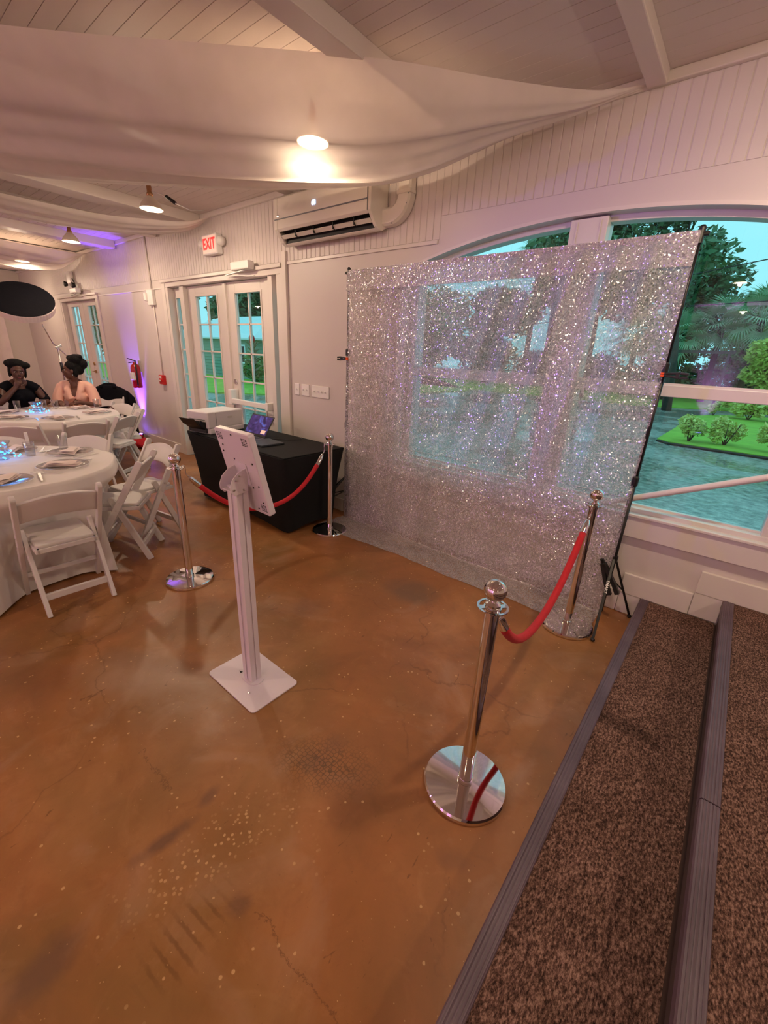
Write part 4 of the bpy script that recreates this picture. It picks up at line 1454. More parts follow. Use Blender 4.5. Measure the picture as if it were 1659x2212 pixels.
# bracket: back plate, two slotted cheeks
br = B().prism(rrect(0.10, 0.10, 0.008), -0.004, 0.0, lambda u, v, a: Mp @ Vector((u, a, v))).obj('bracket_plate', 'white_powdercoat', ki, bevel=0.001)
for s_ in (-1, 1):
    ck = [(0.034, 0.05), (0.034, -0.052), (-0.030, -0.062), (-0.048, -0.045), (-0.050, -0.02), (-0.036, 0.012), (-0.006, 0.038)]
    B().prism([(u - 0.008, v - 0.02) for u, v in ck], s_ * 0.040 - 0.002, s_ * 0.040 + 0.002, lambda u, v, a: (a, u, 1.095 + v)).obj('bracket_cheek', 'white_powdercoat', ki, bevel=0.001)
    for (u, v) in ((-0.042, -0.045), (0.004, -0.052), (-0.03, -0.005), (-0.012, 0.012)):
        B().lathe([(0.001, -0.001), (0.005, -0.001), (0.005, 0.0035), (0.001, 0.004)], 10, (s_ * 0.0425, u, 1.085 + v), Matrix.Rotation(radians(90 * s_), 4, 'Y')).obj('bolt', 'steel', br)
B().box(-0.040, 0.040, -0.050, 0.022, 1.030, 1.035).obj('bracket_floor', 'white_powdercoat', ki)

# ------------------------------------------------------------------ sequin backdrop on its stand
PL, PR = Vector((-2.847, 2.915, 0)), Vector((-0.365, 2.885, 0))
BT = 2.235
bd = (PR - PL).normalized()
bn = Vector((bd.y, -bd.x, 0))       # towards the viewer
WD = (PR - PL).length
stand = thing('backdrop_stand', 'black telescopic backdrop stand with tripod feet carrying the silver curtain', 'backdrop stand')
for P, nm in ((PL, 'l'), (PR, 'r')):
    B().tube([P + Vector((0, 0, 0.02)), P + Vector((0, 0, 0.95))], 0.0145, 12).obj('pole', 'black_metal', stand, smooth=True)
    B().tube([P + Vector((0, 0, 0.95)), P + Vector((0, 0, 1.6))], 0.0125, 12).obj('pole', 'black_metal', stand, smooth=True)
    B().tube([P + Vector((0, 0, 1.6)), P + Vector((0, 0, BT + 0.01))], 0.0105, 12).obj('pole', 'black_metal', stand, smooth=True)
    for zz in (0.95, 1.6):
        B().lathe([(0.001, -0.03), (0.02, -0.03), (0.021, 0.02), (0.015, 0.03), (0.001, 0.03)], 14, P + Vector((0, 0, zz))).obj('lock_collar', 'black_plastic', stand, smooth=False)
    B().lathe([(0.001, -0.02), (0.022, -0.02), (0.022, 0.02), (0.001, 0.02)], 14, P + Vector((0, 0, 0.42))).obj('hub', 'black_plastic', stand)
    B().lathe([(0.001, -0.02), (0.020, -0.02), (0.020, 0.02), (0.001, 0.02)], 14, P + Vector((0, 0, 0.28))).obj('hub', 'black_plastic', stand)
    angs = (60, 180, 278) if nm == 'r' else (190, 250, 70)
    for a in angs:
        a = radians(a)
        d_ = Vector((cos(a), sin(a), 0))
        reach = 0.42
        e = P + d_ * reach
        if e.y > YW - 0.03:
            d_ = d_ * ((YW - 0.035 - P.y) / (e.y - P.y))
        if nm == 'r' and a < 2.0:
            d_ = Vector((0.165, 0.085, 0)) / reach
        if nm == 'r' and a > 4.0:
            d_ = Vector((0.047, -0.367, 0)) / reach
        foot = P + d_ * reach + Vector((0, 0, 0.012))
        top = P + d_ * 0.02 + Vector((0, 0, 0.42))
        lg = B().bar(top, foot, 0.016, 0.013).obj('leg', 'black_metal', stand, bevel=0.002)
        B().bar(P + d_ * 0.02 + Vector((0, 0, 0.28)), top.lerp(foot, 0.55), 0.012, 0.008).obj('brace', 'black_metal', stand)
        B().ellipsoid(foot, (0.014, 0.014, 0.011), 10, 6).obj('foot', 'black_plastic', lg, smooth=True)
    B().lathe([(0.001, -0.04), (0.016, -0.04), (0.016, 0.03), (0.009, 0.04), (0.001, 0.04)], 12, P + Vector((0, 0, BT + 0.0))).obj('top_knob', 'black_plastic', stand)
B().tube([PL - bd * 0.035 + Vector((0, 0, BT)), PR + bd * 0.035 + Vector((0, 0, BT))], 0.011, 12).obj('crossbar', 'black_metal', stand, smooth=True)
# lettering on the right pole, reading down the pole, on its face towards the viewer
vd = Vector((PR.x, PR.y, 0)).normalized() * -1
rx = Vector((-vd.y, vd.x, 0))
la_, lb_ = PR + Vector((0.0022, -0.0175, 0.42)), PR + Vector((0.047, -0.367, 0.012))
ldn = (lb_ - la_).normalized()
lsd = ldn.cross(Vector((0, 0, 1))).normalized()
lnn = lsd.cross(ldn).normalized()
lettering('EMART', 0.022, 'white_plastic', stand, basis(ldn, -lsd if False else lnn.cross(ldn), lnn, la_.lerp(lb_, 0.36) + lnn * 0.0072), 0.001, sx=1.25)


def bd_off(x, z):
    """distance of the cloth in front of the frame plane; x 0..1 across, z height"""
    d = 0.022
    f = x
    # long oblique folds falling from the upper right
    for (x0, k, amp, wd_) in ((0.62, 0.30, 0.050, 0.022), (0.70, 0.26, 0.055, 0.022), (0.78, 0.20, 0.055, 0.02), (0.86, 0.14, 0.05, 0.02), (0.93, 0.09, 0.045, 0.018), (0.20, -0.02, 0.018, 0.02), (0.27, 0.0, 0.018, 0.02), (0.33, -0.04, 0.02, 0.02)):
        cx = x0 - k * (1 - z / BT)
        fade = max(0.0, min(1.0, (z - 0.55) / 0.7)) * max(0.0, min(1.0, (BT - z + 0.1) / 0.25))
        d += amp * exp(-((f - cx) / wd_) ** 2) * fade
    d += 0.012 * sin(f * 46 + z * 2.5) * max(0, min(1, (BT - z) / 0.5)) * (0.4 + 0.6 * z / BT)
    d += 0.0018 * sin(f * 90 - z * 23) * sin(z * 17 + f * 31)
    d += 0.002 * sin(f * 25 + 9 * z) * sin(z * 31 - f * 12)
    # left part gathers near the floor
    d += 0.03 * exp(-((f - 0.06) / 0.05) ** 2) * max(0, 1 - z / 0.9)
    return d


def cloth(u, v):
    # v: 0 hem on the floor (towards the viewer) .. 1 top
    run = 0.30
    s_ = v * (BT + run)
    flare = 0.02 * sin(u * 5 + 1) + 0.015 * sin(u * 13)
    if s_ < run:
        q = s_ / run
        back = (1 - q) * (run + flare) + bd_off(u, 0.03)
        z = 0.006 + 0.010 * abs(sin(u * 37 + q * 6)) * (1 - q) * q * 4 + 0.012 * q * q
        edge = -0.02 * (1 - q) if u < 0.5 else 0.0
        P = PL.lerp(PR, u * 1.0) + bn * back
        if u < 0.1:
            P -= bd * (0.1 - u) * 0.35 * (1 - q)
        return (P.x, P.y, z)
    z = 0.018 + (s_ - run) / BT * (BT - 0.018 - 0.0)
    sq = 0.002 + 0.998 * u
    P = PL.lerp(PR, sq) + bn * bd_off(u, z)
    zt = min(1.0, max(0.0, (z - (BT - 0.06)) / 0.06))
    P = P + bn * (0.014 - bd_off(u, z) + 0.0) * zt
    return (P.x, P.y, z + 0.014 * zt)


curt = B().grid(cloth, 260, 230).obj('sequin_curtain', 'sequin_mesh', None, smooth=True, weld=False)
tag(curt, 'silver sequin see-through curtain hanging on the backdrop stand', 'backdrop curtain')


def pocket(u, v):
    sq = 0.0 + 1.0 * u
    z = BT - 0.145 + v * 0.160
    P = PL.lerp(PR, sq) + bn * (0.026 + 0.004 * sin(u * 60) - 0.010 * v + (bd_off(u, z) * 0.35 if v < 0.6 else 0.006))
    return (P.x, P.y, z)


pk = B().grid(pocket, 160, 8).obj('rod_pocket', 'sequin_mesh_double', curt, smooth=True, weld=False)


def pocket_back(u, v):
    sq = 0.0 + 1.0 * u
    a = -pi / 2 + v * pi
    P = PL.lerp(PR, sq) + bn * (0.016 * sin(a + pi / 2) * 0.6 - 0.004 + 0.016 * sin(-a))
    return (P.x, P.y, BT + 0.016 * cos(a) * 0.95)


B().grid(pocket_back, 120, 8).obj('rod_sleeve', 'sequin_mesh_double', curt, smooth=True, weld=False)
for zz in (0.335, 0.80):
    b = B()
    pts = []
    for i in range(121):
        u = i / 120
        z = zz + 0.06 * sin(u * 2.5)
        P = PL.lerp(PR, 0.002 + 0.998 * u) + bn * (bd_off(u, z) + 0.003)
        pts.append((P.x, P.y, z))
    if zz > 0.5:
        b.tube(pts, 0.0022, 5).obj('fold_crease', 'sequin_mesh_double', curt, smooth=True)


def clamp(P, dirv, label, big=False):
    t = thing('spring_clamp', label, 'clamp', P, atan2(dirv.y, dirv.x), group='black spring clamps holding the curtain')
    k = 1.9 if big else 1.0
    for s_ in (-1, 1):
        B().bar((-0.03 * k, 0, 0.004 * s_), (0.045 * k, 0, 0.012 * s_ * k), 0.018 * k, 0.013 * k).obj('jaw', 'black_plastic', t, bevel=0.003)
        B().bar((0.045 * k, 0, 0.012 * s_ * k), (0.085 * k, 0, 0.008 * s_ * (3.0 if big else 1)), 0.016 * k, 0.014 * k).obj('handle', 'black_plastic', t, bevel=0.003)
        B().box(-0.046 * k, -0.028 * k, -0.009, 0.009, 0.001 * s_ if s_ > 0 else -0.011, 0.011 if s_ > 0 else -0.001).obj('tip_pad', 'black_plastic' if big else 'orange_rubber', t, bevel=0.002)
    B().tube([(0.035 * k, -0.009, 0), (0.035 * k, 0.009, 0)], 0.010 * k, 10).obj('spring', 'black_metal', t)
    return t


clamp(PR + Vector((0.035, -0.03, 1.565)), bd, 'black clamp with orange tip at the right edge of the curtain')
clamp(PL + Vector((-0.012, -0.035, 1.545)), -bd, 'black clamp with orange tip at the left edge of the curtain')
c3 = clamp(PR + Vector((-0.02, -0.055, 0.34)), bd, 'large black clamp gripping the curtain low on the right pole', True)
c3.rotation_euler = (0.0, radians(62), atan2(bd.y, bd.x))

# ------------------------------------------------------------------ black-covered table
TX0, TX1, TY0, TY1, TZ = -4.47, -2.80, 2.12, 2.86, 0.742
bt = thing('folding_table', 'long folding table wrapped in a tight black cover', 'table')
B().box(TX0 + 0.02, TX1 - 0.02, TY0 + 0.02, TY1 - 0.02, TZ - 0.03, TZ - 0.006).obj('table_top', 'grey_plastic', bt, bevel=0.01)
for x_ in (TX0 + 0.14, TX1 - 0.16):
    for y_ in (TY0 + 0.14, TY1 - 0.12):
        B().tube([(x_, y_, 0.012), (x_, y_, TZ - 0.03)], 0.014, 10).obj('leg', 'steel', bt)


def cover(u, v):
    """tight cover: u around, v 0 top edge .. 1 floor"""
    per = [(TX0, TY0), (TX1, TY0), (TX1, TY1), (TX0, TY1)]
    L_ = [TX1 - TX0, TY1 - TY0, TX1 - TX0, TY1 - TY0]
    tot = sum(L_)
    s_ = (u % 1.0) * tot
    k = 0
    while s_ > L_[k] and k < 3:
        s_ -= L_[k]
        k += 1
    f = s_ / L_[k]
    a, b_ = Vector((*per[k], 0)), Vector((*per[(k + 1) % 4], 0))
    p = a.lerp(b_, f)
    cx, cy = (TX0 + TX1) / 2, (TY0 + TY1) / 2
    # round the vertical corners
    px, py = p.x - cx, p.y - cy
    hx, hy, rr = (TX1 - TX0) / 2, (TY1 - TY0) / 2, 0.05 + 0.07 * v
    qx, qy = max(abs(px) - (hx - rr), 0), max(abs(py) - (hy - rr), 0)
    q = sqrt(qx * qx + qy * qy)
    if q > rr:
        px = math.copysign(hx - rr + qx * rr / q, px) if qx > 0 else px
        py = math.copysign(hy - rr + qy * rr / q, py) if qy > 0 else py
    # pulled in between the feet
    ins = 0.048 * v + 0.008 * sin(pi * min(1, v * 1.05))
    sx = (hx - ins * 1.2) / hx
    sy = (hy - ins * 1.3) / hy
    z = (TZ - 0.012) * (1 - v) + 0.012 * v
    lift = 0.05 * max(0, v - 0.85) / 0.15 * max(0.0, sin(pi * f)) ** 0.8
    return (cx + px * sx, cy + py * sy, z + lift)


cv = B().grid(cover, 160, 24)
NU = 161
cv.f.append(tuple(range(159, -1, -1)))
tc_ = cv.obj('table_cover', 'black_spandex', None, autosmooth=60)
tag(tc_, 'black stretch cover over the table under the printer and laptop', 'table cover')
top = B().box(TX0 + 0.012, TX1 - 0.012, TY0 + 0.012, TY1 - 0.012, TZ - 0.013, TZ).obj('cover_top', 'black_spandex', tc_, bevel=0.012, seg=3)

# printer
pr = thing('photo_printer', 'pale grey photo printer with open black paper tray on black table', 'printer', (-4.30, 2.39, TZ), radians(13))
w2, d2_, h2 = 0.150, 0.240, 0.222
B().box(-w2, w2, -d2_ + 0.03, d2_, 0.055, h2).obj('body', 'printer_plastic', pr, bevel=0.012, seg=3)
B().box(-w2 - 0.006, w2 + 0.006, -d2_ + 0.01, d2_ + 0.004, 0.0, 0.056).obj('lower_body', 'printer_plastic', pr, bevel=0.01, seg=3)
B().box(-w2 - 0.004, w2 + 0.004, -d2_ - 0.005, -d2_ + 0.10, 0.056, h2 + 0.002).obj('front_shell', 'printer_plastic', pr, bevel=0.014, seg=3)
B().box(-w2 + 0.02, w2 - 0.03, -d2_ - 0.009, -d2_ + 0.02, 0.012, 0.125).obj('paper_slot', 'slot_dark', pr)
B().box(-w2 + 0.03, w2 - 0.04, -d2_ - 0.010, -d2_ - 0.006, 0.14, 0.146).obj('slot_line', 'grey_plastic', pr)
M_ = Matrix.Translation((0, -d2_ - 0.01, 0.045)) @ Matrix.Rotation(radians(-38), 4, 'X')
B().box(-w2 + 0.03, w2 - 0.04, -0.10, 0.0, 0.0, 0.006, M_).box(-w2 + 0.03, -w2 + 0.036, -0.10, 0, 0, 0.05, M_).box(w2 - 0.046, w2 - 0.04, -0.10, 0, 0, 0.05, M_).obj('paper_tray', 'black_plastic', pr, bevel=0.002, weld=False)
M_ = Matrix.Translation((0, -d2_ - 0.085, 0.095)) @ Matrix.Rotation(radians(-55), 4, 'X')
B().box(-w2 + 0.035, w2 - 0.045, -0.085, 0.0, 0.0, 0.005, M_).obj('tray_flap', 'black_plastic', pr, bevel=0.002)
B().box(w2, w2 + 0.002, 0.02, 0.085, 0.145, 0.162).obj('model_plate', 'steel', pr)
B().box(w2 + 0.0015, w2 + 0.003, -d2_ + 0.102, -d2_ + 0.105, 0.06, h2 - 0.01).obj('shell_seam', 'grey_plastic', pr)

# laptop
la = thing('laptop', 'open silver laptop with purple screen on the black table', 'laptop', (-3.745, 2.475, TZ), 0)
B().box(-0.185, 0.185, -0.235, 0.0, 0.0, 0.014).obj('base', 'laptop_grey', la, bevel=0.004)
B().box(-0.165, 0.165, -0.115, -0.02, 0.0138, 0.0155).obj('keyboard', 'black_plastic', la)
B().box(-0.05, 0.05, -0.215, -0.135, 0.0138, 0.0148).obj('touchpad', 'grey_plastic', la)
Ms = Matrix.Translation((0, 0.0, 0.016)) @ Matrix.Rotation(radians(-34), 4, 'X')
sd_ = B().box(-0.187, 0.187, 0.0, 0.007, 0.0, 0.235, Ms).obj('screen_lid', 'black_plastic', la, bevel=0.003)
B().box(-0.172, 0.172, -0.0015, 0.0, 0.025, 0.222, Ms).obj('display', 'laptop_screen', sd_)
B().box(0.085, 0.155, -0.0022, -0.0012, 0.035, 0.075, Ms).obj('screen_window', 'sign_face', sd_)
B().lathe([(0.001, 0), (0.004, 0), (0.004, 0.001), (0.001, 0.001)], 12, Ms @ Vector((0, -0.001, 0.012)), Ms.to_3x3().to_4x4() @ Mx).obj('emblem', 'steel', sd_)

ta = thing('closed_tablet', 'closed dark slate tablet lying in front of the laptop', 'tablet', (-3.405, 2.375, TZ), radians(-3))
B().box(-0.135, 0.135, -0.125, 0.125, 0.0, 0.016).obj('body', 'tablet_slate', ta, bevel=0.006, seg=3)
B().box(-0.132, 0.132, -0.122, 0.122, 0.0155, 0.0175).obj('lid', 'tablet_slate', ta, bevel=0.0008)

ca = B()
rr_ = random.Random(4)
pts = []
for i in range(70):
    a = i * 0.42
    pts.append((-4.02 + 0.07 * cos(a) * (1 + 0.4 * sin(i * 0.7)) + i * 0.0009, 2.66 + 0.06 * sin(a * 1.07) + 0.02 * sin(i), TZ + 0.008 + 0.018 * (1 + sin(i * 0.63)) * (0.5 + 0.5 * sin(i * 0.21))))
ca.tube([interp(pts, i / 240) for i in range(241)], 0.0035, 6)
tag(ca.obj('power_cable', 'black_plastic', None, smooth=True), 'tangled black cables between the printer and laptop', 'cable')
cb = B()
pts = [(-3.56, 2.50, TZ + 0.006), (-3.50, 2.58, TZ + 0.006), (-3.40, 2.66, TZ + 0.007), (-3.35, 2.76, TZ + 0.006), (-3.42, 2.83, TZ + 0.004)]
cb.tube([interp(pts, i / 30) for i in range(31)], 0.0035, 6)
tag(cb.obj('power_cable', 'black_plastic', None, smooth=True), 'thin black cable behind the laptop lid', 'cable')
bn_ = thing('storage_bin', 'small grey plastic bin left of the black table', 'bin', (-4.86, 2.72, 0))
B().prism([(-0.10, 0), (0.10, 0), (0.13, 0.42), (-0.13, 0.42)], -0.15, 0.15, lambda u, v, a: (u, a, v)).obj('body', 'grey_plastic', bn_, bevel=0.01)
B().box(-0.15, 0.15, -0.17, 0.17, 0.40, 0.43).obj('rim', 'grey_plastic', bn_, bevel=0.008)
ba = B()
pts = [(-2.79, 2.70, 0.008), (-2.72, 2.83, 0.008), (-2.62, 2.90, 0.008), (-2.66, 2.965, 0.01), (-2.70, 2.975, 0.25)]
ba.tube([interp(pts, i / 24) for i in range(25)], 0.004, 6)
tag(ba.obj('power_cable', 'black_plastic', None, smooth=True), 'black cable on the floor by the right end of the table', 'cable')


# ------------------------------------------------------------------ folding chairs
def make_chair():
    t = thing('folding_chair', '', 'chair')
    hw = 0.205

    def post(s_):
        a, b_ = Vector((s_ * hw, -0.235, 0.775)), Vector((s_ * hw, 0.215, 0.0))
        b = B().bar(b_, a, 0.026, 0.046, (0, -1, 0.3))
        d = (a - b_).normalized()
        n = Vector((0, d.z, -d.y))
        # rounded top of the post
        pts = []
        for k in range(9):
            an = pi * k / 8
            pts.append((cos(an) * 0.023, sin(an) * 0.018))
        b.prism(pts, -0.013, 0.013, lambda u, v, q: a + n * u + d * v + Vector((q, 0, 0)))
        return b
    for s_ in (-1, 1):
        post(s_).obj('front_leg', 'chair_resin', t, bevel=0.004)
    for s_ in (-1, 1):
        x_ = s_ * (hw - 0.030)
        a, b_ = Vector((x_, 0.0, 0.50)), Vector((x_, -0.205, 0.0))
        b = B().bar(b_, a, 0.024, 0.044, (0, -1, -0.4))
        d = (a - b_).normalized()
        n = Vector((0, d.z, -d.y))
        pts = [(cos(pi * k / 8) * 0.022, sin(pi * k / 8) * 0.018) for k in range(9)]
        b.prism(pts, -0.012, 0.012, lambda u, v, q: a + n * u + d * v + Vector((q, 0, 0)))
        b.obj('rear_leg', 'chair_resin', t, bevel=0.004)
    # curved backrest panel with arched top and bottom
    def back(u, v):
        x_ = -hw + 0.012 + u * (2 * hw - 0.024)
        c = 1 - (2 * u - 1) ** 2
        z = 0.60 + v * 0.135 + 0.035 * c * (0.8 + 0.2 * v)
        y_ = -0.235 + (0.775 - z) * 0.58 + 0.004 - 0.022 * c
        return (x_, y_, z)
    B().grid(back, 16, 5).obj('backrest', 'chair_resin', t, smooth=True, solid=0.018, bevel=0.004)
    fr = B()
    fr.box(-hw + 0.052, hw - 0.052, -0.175, -0.150, 0.405, 0.435).box(-hw + 0.052, hw - 0.052, 0.185, 0.21, 0.405, 0.435)
    fr.box(-hw + 0.045, -hw + 0.070, -0.175, 0.21, 0.405, 0.435).box(hw - 0.070, hw - 0.045, -0.175, 0.21, 0.405, 0.435)
    fr.obj('seat_frame', 'chair_resin', t, bevel=0.004, weld=False)
    B().prism(rrect(0.30, 0.375, 0.03), 0.432, 0.458, lambda u, v, a: (u, v + 0.018, a)).obj('seat_pad', 'chair_pad', t, bevel=0.010, seg=3)
    y_ = lambda z: 0.215 - z * 0.5806
    B().box(-hw, hw, y_(0.17) - 0.010, y_(0.17) + 0.010, 0.155, 0.185).obj('front_stretcher', 'chair_resin', t, bevel=0.004)
    zz = 0.115
    yr = -0.205 + zz * 0.41
    B().box(-hw + 0.03, hw - 0.03, yr - 0.011, yr + 0.011, zz - 0.022, zz + 0.022).obj('rear_stretcher', 'chair_resin', t, bevel=0.004)
    for s_ in (-1, 1):
        for (yy, zz) in ((y_(0.50) + 0.012, 0.49), (y_(0.43), 0.425)):
            B().lathe([(0.001, -0.0005), (0.006, 0), (0.006, 0.002), (0.001, 0.003)], 10, (s_ * (hw + 0.0135), yy, zz), Matrix.Rotation(radians(90 * s_), 4, 'Y')).obj('rivet', 'steel', t)
    return t


T1, T2, TR = Vector((-3.84, 0.50, 0)), Vector((-6.30, 1.42, 0)), 0.69
CH = [  # back-top centre, facing, label, group
    ((-2.865, 0.585), (-1, 0.02), 'nearest white folding chair, its back towards the viewer at the front table', 'front'),
    ((-3.385, 1.285), (-0.60, -0.80), 'white folding chair seen side-on between front table and chrome stanchion', 'front'),
    ((-3.82, 1.60), (0.16, -0.98), 'white folding chair standing free behind the side-on chair', 'front'),
    ((-4.55, 1.25), (0.69, -0.72), 'pale folding chair facing the viewer on the far side of front table', 'front'),
    ((-4.90, 0.66), (0.98, -0.15), 'pale folding chair cut by the left picture edge behind front table', 'front'),
    ((-5.30, 1.47), (-1.0, -0.05), 'white folding chair with back to viewer at the near side of far table', 'far'),
    ((-5.42, 0.88), (-0.85, 0.5), 'white folding chair at left, back to viewer at the far table', 'far'),
    ((-5.56, 1.98), (-0.80, -0.60), 'white folding chair seen side-on at right of the far table', 'far'),
    ((-6.10, 2.33), (-0.22, -0.97), 'white folding chair nearest the violet-lit wall at the far table', 'far'),
    ((-6.72, 2.36), (0.35, -0.94), 'white folding chair with a brown bag at the far table', 'far'),
    ((-7.70, 2.52), (0.75, -0.66), 'white folding chair carrying the black coat', 'far'),
    ((-7.47, 1.95), (0.85, -0.35), 'white folding chair under the woman in pink', 'far'),
    ((-7.60, 1.28), (1.0, 0.1), 'white folding chair under the woman in black', 'far'),
]
chair0 = make_chair()
CHO = []
for k, (p, f, lb, g_) in enumerate(CH):
    o = chair0 if k == 0 else copy_tree(chair0)
    F = Vector((*f, 0)).normalized()
    o.rotation_euler.z = atan2(-F.x, F.y)
    o.location = (p[0] + F.x * 0.235, p[1] + F.y * 0.235, 0)
    o['label'] = lb
    o['group'] = 'white folding chairs around the round tables'
    CHO.append((Vector(o.location), F))


# ------------------------------------------------------------------ round tables
def round_table(C, label, clabel, seed):
    t = thing('round_table', label, 'table', C)
    B().lathe([(0.001, 0.715), (TR - 0.06, 0.715), (TR - 0.05, 0.722), (TR - 0.05, 0.736), (0.001, 0.740)], 48).obj('table_top', 'grey_plastic', t)
    for k in range(4):
        a = radians(45 + 90 * k)
        B().tube([(0.34 * cos(a), 0.34 * sin(a), 0.014), (0.30 * cos(a), 0.30 * sin(a), 0.715)], 0.014, 8).obj('leg', 'steel', t)
    rr = random.Random(seed)
    ph = [rr.uniform(0, 6.28) for _ in range(4)]
    pushes = []
    for (cp, F) in CHO:
        d = cp - C
        if 0.35 < d.length < 1.25:
            pushes.append((atan2(d.y, d.x), d.length))

    def fn(u, v):
        a = 2 * pi * u
        if v < 0.35:
            r = TR * (v / 0.35) ** 0.8
            return (r * cos(a), r * sin(a), 0.7455 + 0.0015 * sin(a * 5 + r * 9))
        q = (v - 0.35) / 0.65
        rr0 = TR + 0.012 * min(1, q * 12)
        fold = 0.5 + 0.5 * sin(a * 11 + ph[0] + 0.8 * sin(a * 3 + ph[1]))
        fl_ = 0.02 + 0.075 * fold + 0.02 * sin(a * 5 + ph[2])
        g_ = 0.0
        for (pa, dd) in pushes:
            da = (a - pa + pi) % (2 * pi) - pi
            wide = 0.27 / max(dd, 0.5)
            k_ = max(0.0, 1 - (abs(da) / (wide * 1.35)) ** 4)
            if dd < 0.98:
                g_ = max(g_, k_)
        dn = q * 0.735
        s_ = min(1, max(0, (dn - 0.08) / 0.16))
        r = rr0 + fl_ * q * (1 - g_) - (0.175 * s_ + 0.02 * fold) * g_ + 0.012 * q * fold
        z = 0.7455 - 0.006 * min(1, q * 20) - dn * 0.985
        return (r * cos(a), r * sin(a), max(0.006, z))
    b = B().grid(fn, 220, 60)
    o = b.obj('tablecloth', 'tablecloth', None, smooth=True)
    o.location = C
    tag(o, clabel, 'tablecloth', 'floor-length white tablecloths')
    return t


round_table(T1, 'round banquet table at the front under white cloth', 'white floor-length cloth on the front round table', 1)
round_table(T2, 'round banquet table at the back under white cloth', 'white floor-length cloth on the far round table beside the seated women', 2)

# ------------------------------------------------------------------ place settings
PZ = 0.748


def make_plate():
    return B().lathe([(0.001, 0.0), (0.09, 0.0), (0.10, 0.003), (0.155, 0.013), (0.157, 0.0155), (0.152, 0.0155), (0.098, 0.0065), (0.088, 0.0042), (0.001, 0.0042)], 40).mesh('charger_plate')


plate_me = make_plate()
plate_me.materials.append(MATS['clear_glass'])
sharp_by_angle(plate_me, 40)
rim_me = B().tube([(0.1555 * cos(2 * pi * i / 40), 0.1555 * sin(2 * pi * i / 40), 0.015) for i in range(41)], 0.0022, 6).mesh('plate_rim', True)
rim_me.materials.append(MATS['steel'])


def make_napkin(seed):
    rr = random.Random(seed)
    b = B()
    for k in range(3):
        w_, l_, z_ = 0.052 - k * 0.006, 0.11 - 0.012 * k, 0.010 + k * 0.008
        ph = rr.uniform(0, 6)

        def fn(u, v, w_=w_, l_=l_, z_=z_, ph=ph):
            x_ = (u - 0.5) * 2 * l_
            y_ = (v - 0.5) * 2 * w_ * (1 + 0.25 * (2 * u - 1))
            return (x_, y_, z_ + 0.006 * sin(u * 6 + ph) * sin(v * 4 + ph) + 0.004 * cos((v - 0.5) * 3) * 1.5)
        b.grid(fn, 12, 6)
    me = b.mesh('napkin', True, weld=False)
    me.materials.append(MATS['napkin'])
    return me


napk = [make_napkin(s_) for s_ in (1, 2, 3)]
glass_me = B().lathe([(0.001, 0.0), (0.028, 0.0), (0.030, 0.004), (0.036, 0.105), (0.0345, 0.105), (0.029, 0.010), (0.001, 0.008)], 24).mesh('tumbler', True)
glass_me.materials.append(MATS['clear_glass'])


def fork_mesh():
    b = B()
    b.bar((0, -0.10, 0.003), (0, 0.03, 0.004), 0.009, 0.002)
    b.bar((0, 0.03, 0.004), (0, 0.055, 0.006), 0.022, 0.002)
    for k in range(4):
        x_ = -0.0085 + k * 0.00567
        b.bar((x_, 0.05, 0.006), (x_, 0.095, 0.005), 0.003, 0.002)
    me = b.mesh('fork')
    me.materials.append(MATS['steel'])
    return me


def knife_mesh():
    b = B()
    b.bar((0, -0.11, 0.004), (0, -0.01, 0.004), 0.011, 0.006)
    b.prism([(-0.008, -0.01), (0.008, -0.01), (0.009, 0.09), (0.003, 0.12), (-0.006, 0.11)], 0.003, 0.005, lambda u, v, a: (u, v, a))
    me = b.mesh('knife')
    me.materials.append(MATS['steel'])
    return me


fork_me, knife_me = fork_mesh(), knife_mesh()
cup_me = B().lathe([(0.001, 0), (0.030, 0), (0.032, 0.004), (0.010, 0.008), (0.006, 0.02), (0.006, 0.07), (0.014, 0.085), (0.030, 0.11), (0.034, 0.15), (0.031, 0.175), (0.0295, 0.175), (0.032, 0.15), (0.028, 0.112), (0.012, 0.09), (0.001, 0.086)], 24).mesh('goblet', True)
cup_me.materials.append(MATS['clear_glass'])


def put(me, name, label, cat, group, x, y, z, rz):
    o = bpy.data.objects.new(name, me)
    COL.objects.link(o)
    o.location = (x, y, z)
    o.rotation_euler.z = rz
    return tag(o, label, cat, group)


def settings(C, spots, glasses, tname):
    for k, (x, y, what) in enumerate(spots):
        d = Vector((C.x - x, C.y - y, 0)).normalized()
        rz = atan2(-d.x, d.y)
        pl = put(plate_me, 'charger_plate', 'clear charger plate %s on %s' % (what, tname), 'plate', 'charger plates on the tables', x, y, PZ, rz)
        ro = bpy.data.objects.new('plate_rim', rim_me)
        COL.objects.link(ro)
        ro.parent = pl
        put(napk[k % 3], 'napkin', 'blush napkin on plate %s on %s' % (what, tname), 'napkin', 'folded napkins on the plates', x, y, PZ + 0.004, rz + 1.2 + 0.5 * (k % 3))
        s_ = Vector((-d.y, d.x, 0))
        for (me, nm, off, g_) in ((fork_me, 'fork', 0.185, 'forks beside the plates'), (knife_me, 'knife', -0.185, 'knives beside the plates')):
            q = Vector((x, y, 0)) + s_ * off + d * 0.01
            if (q - C).length < TR - 0.155:
                put(me, nm, '%s beside plate %s on %s' % (nm, what, tname), nm, g_, q.x, q.y, PZ + 0.002, rz)
    for (x, y, what) in glasses:
        put(glass_me, 'tumbler', 'clear drinking glass %s on the %s' % (what, tname), 'glass', 'drinking glasses on the tables', x, y, PZ, 0)


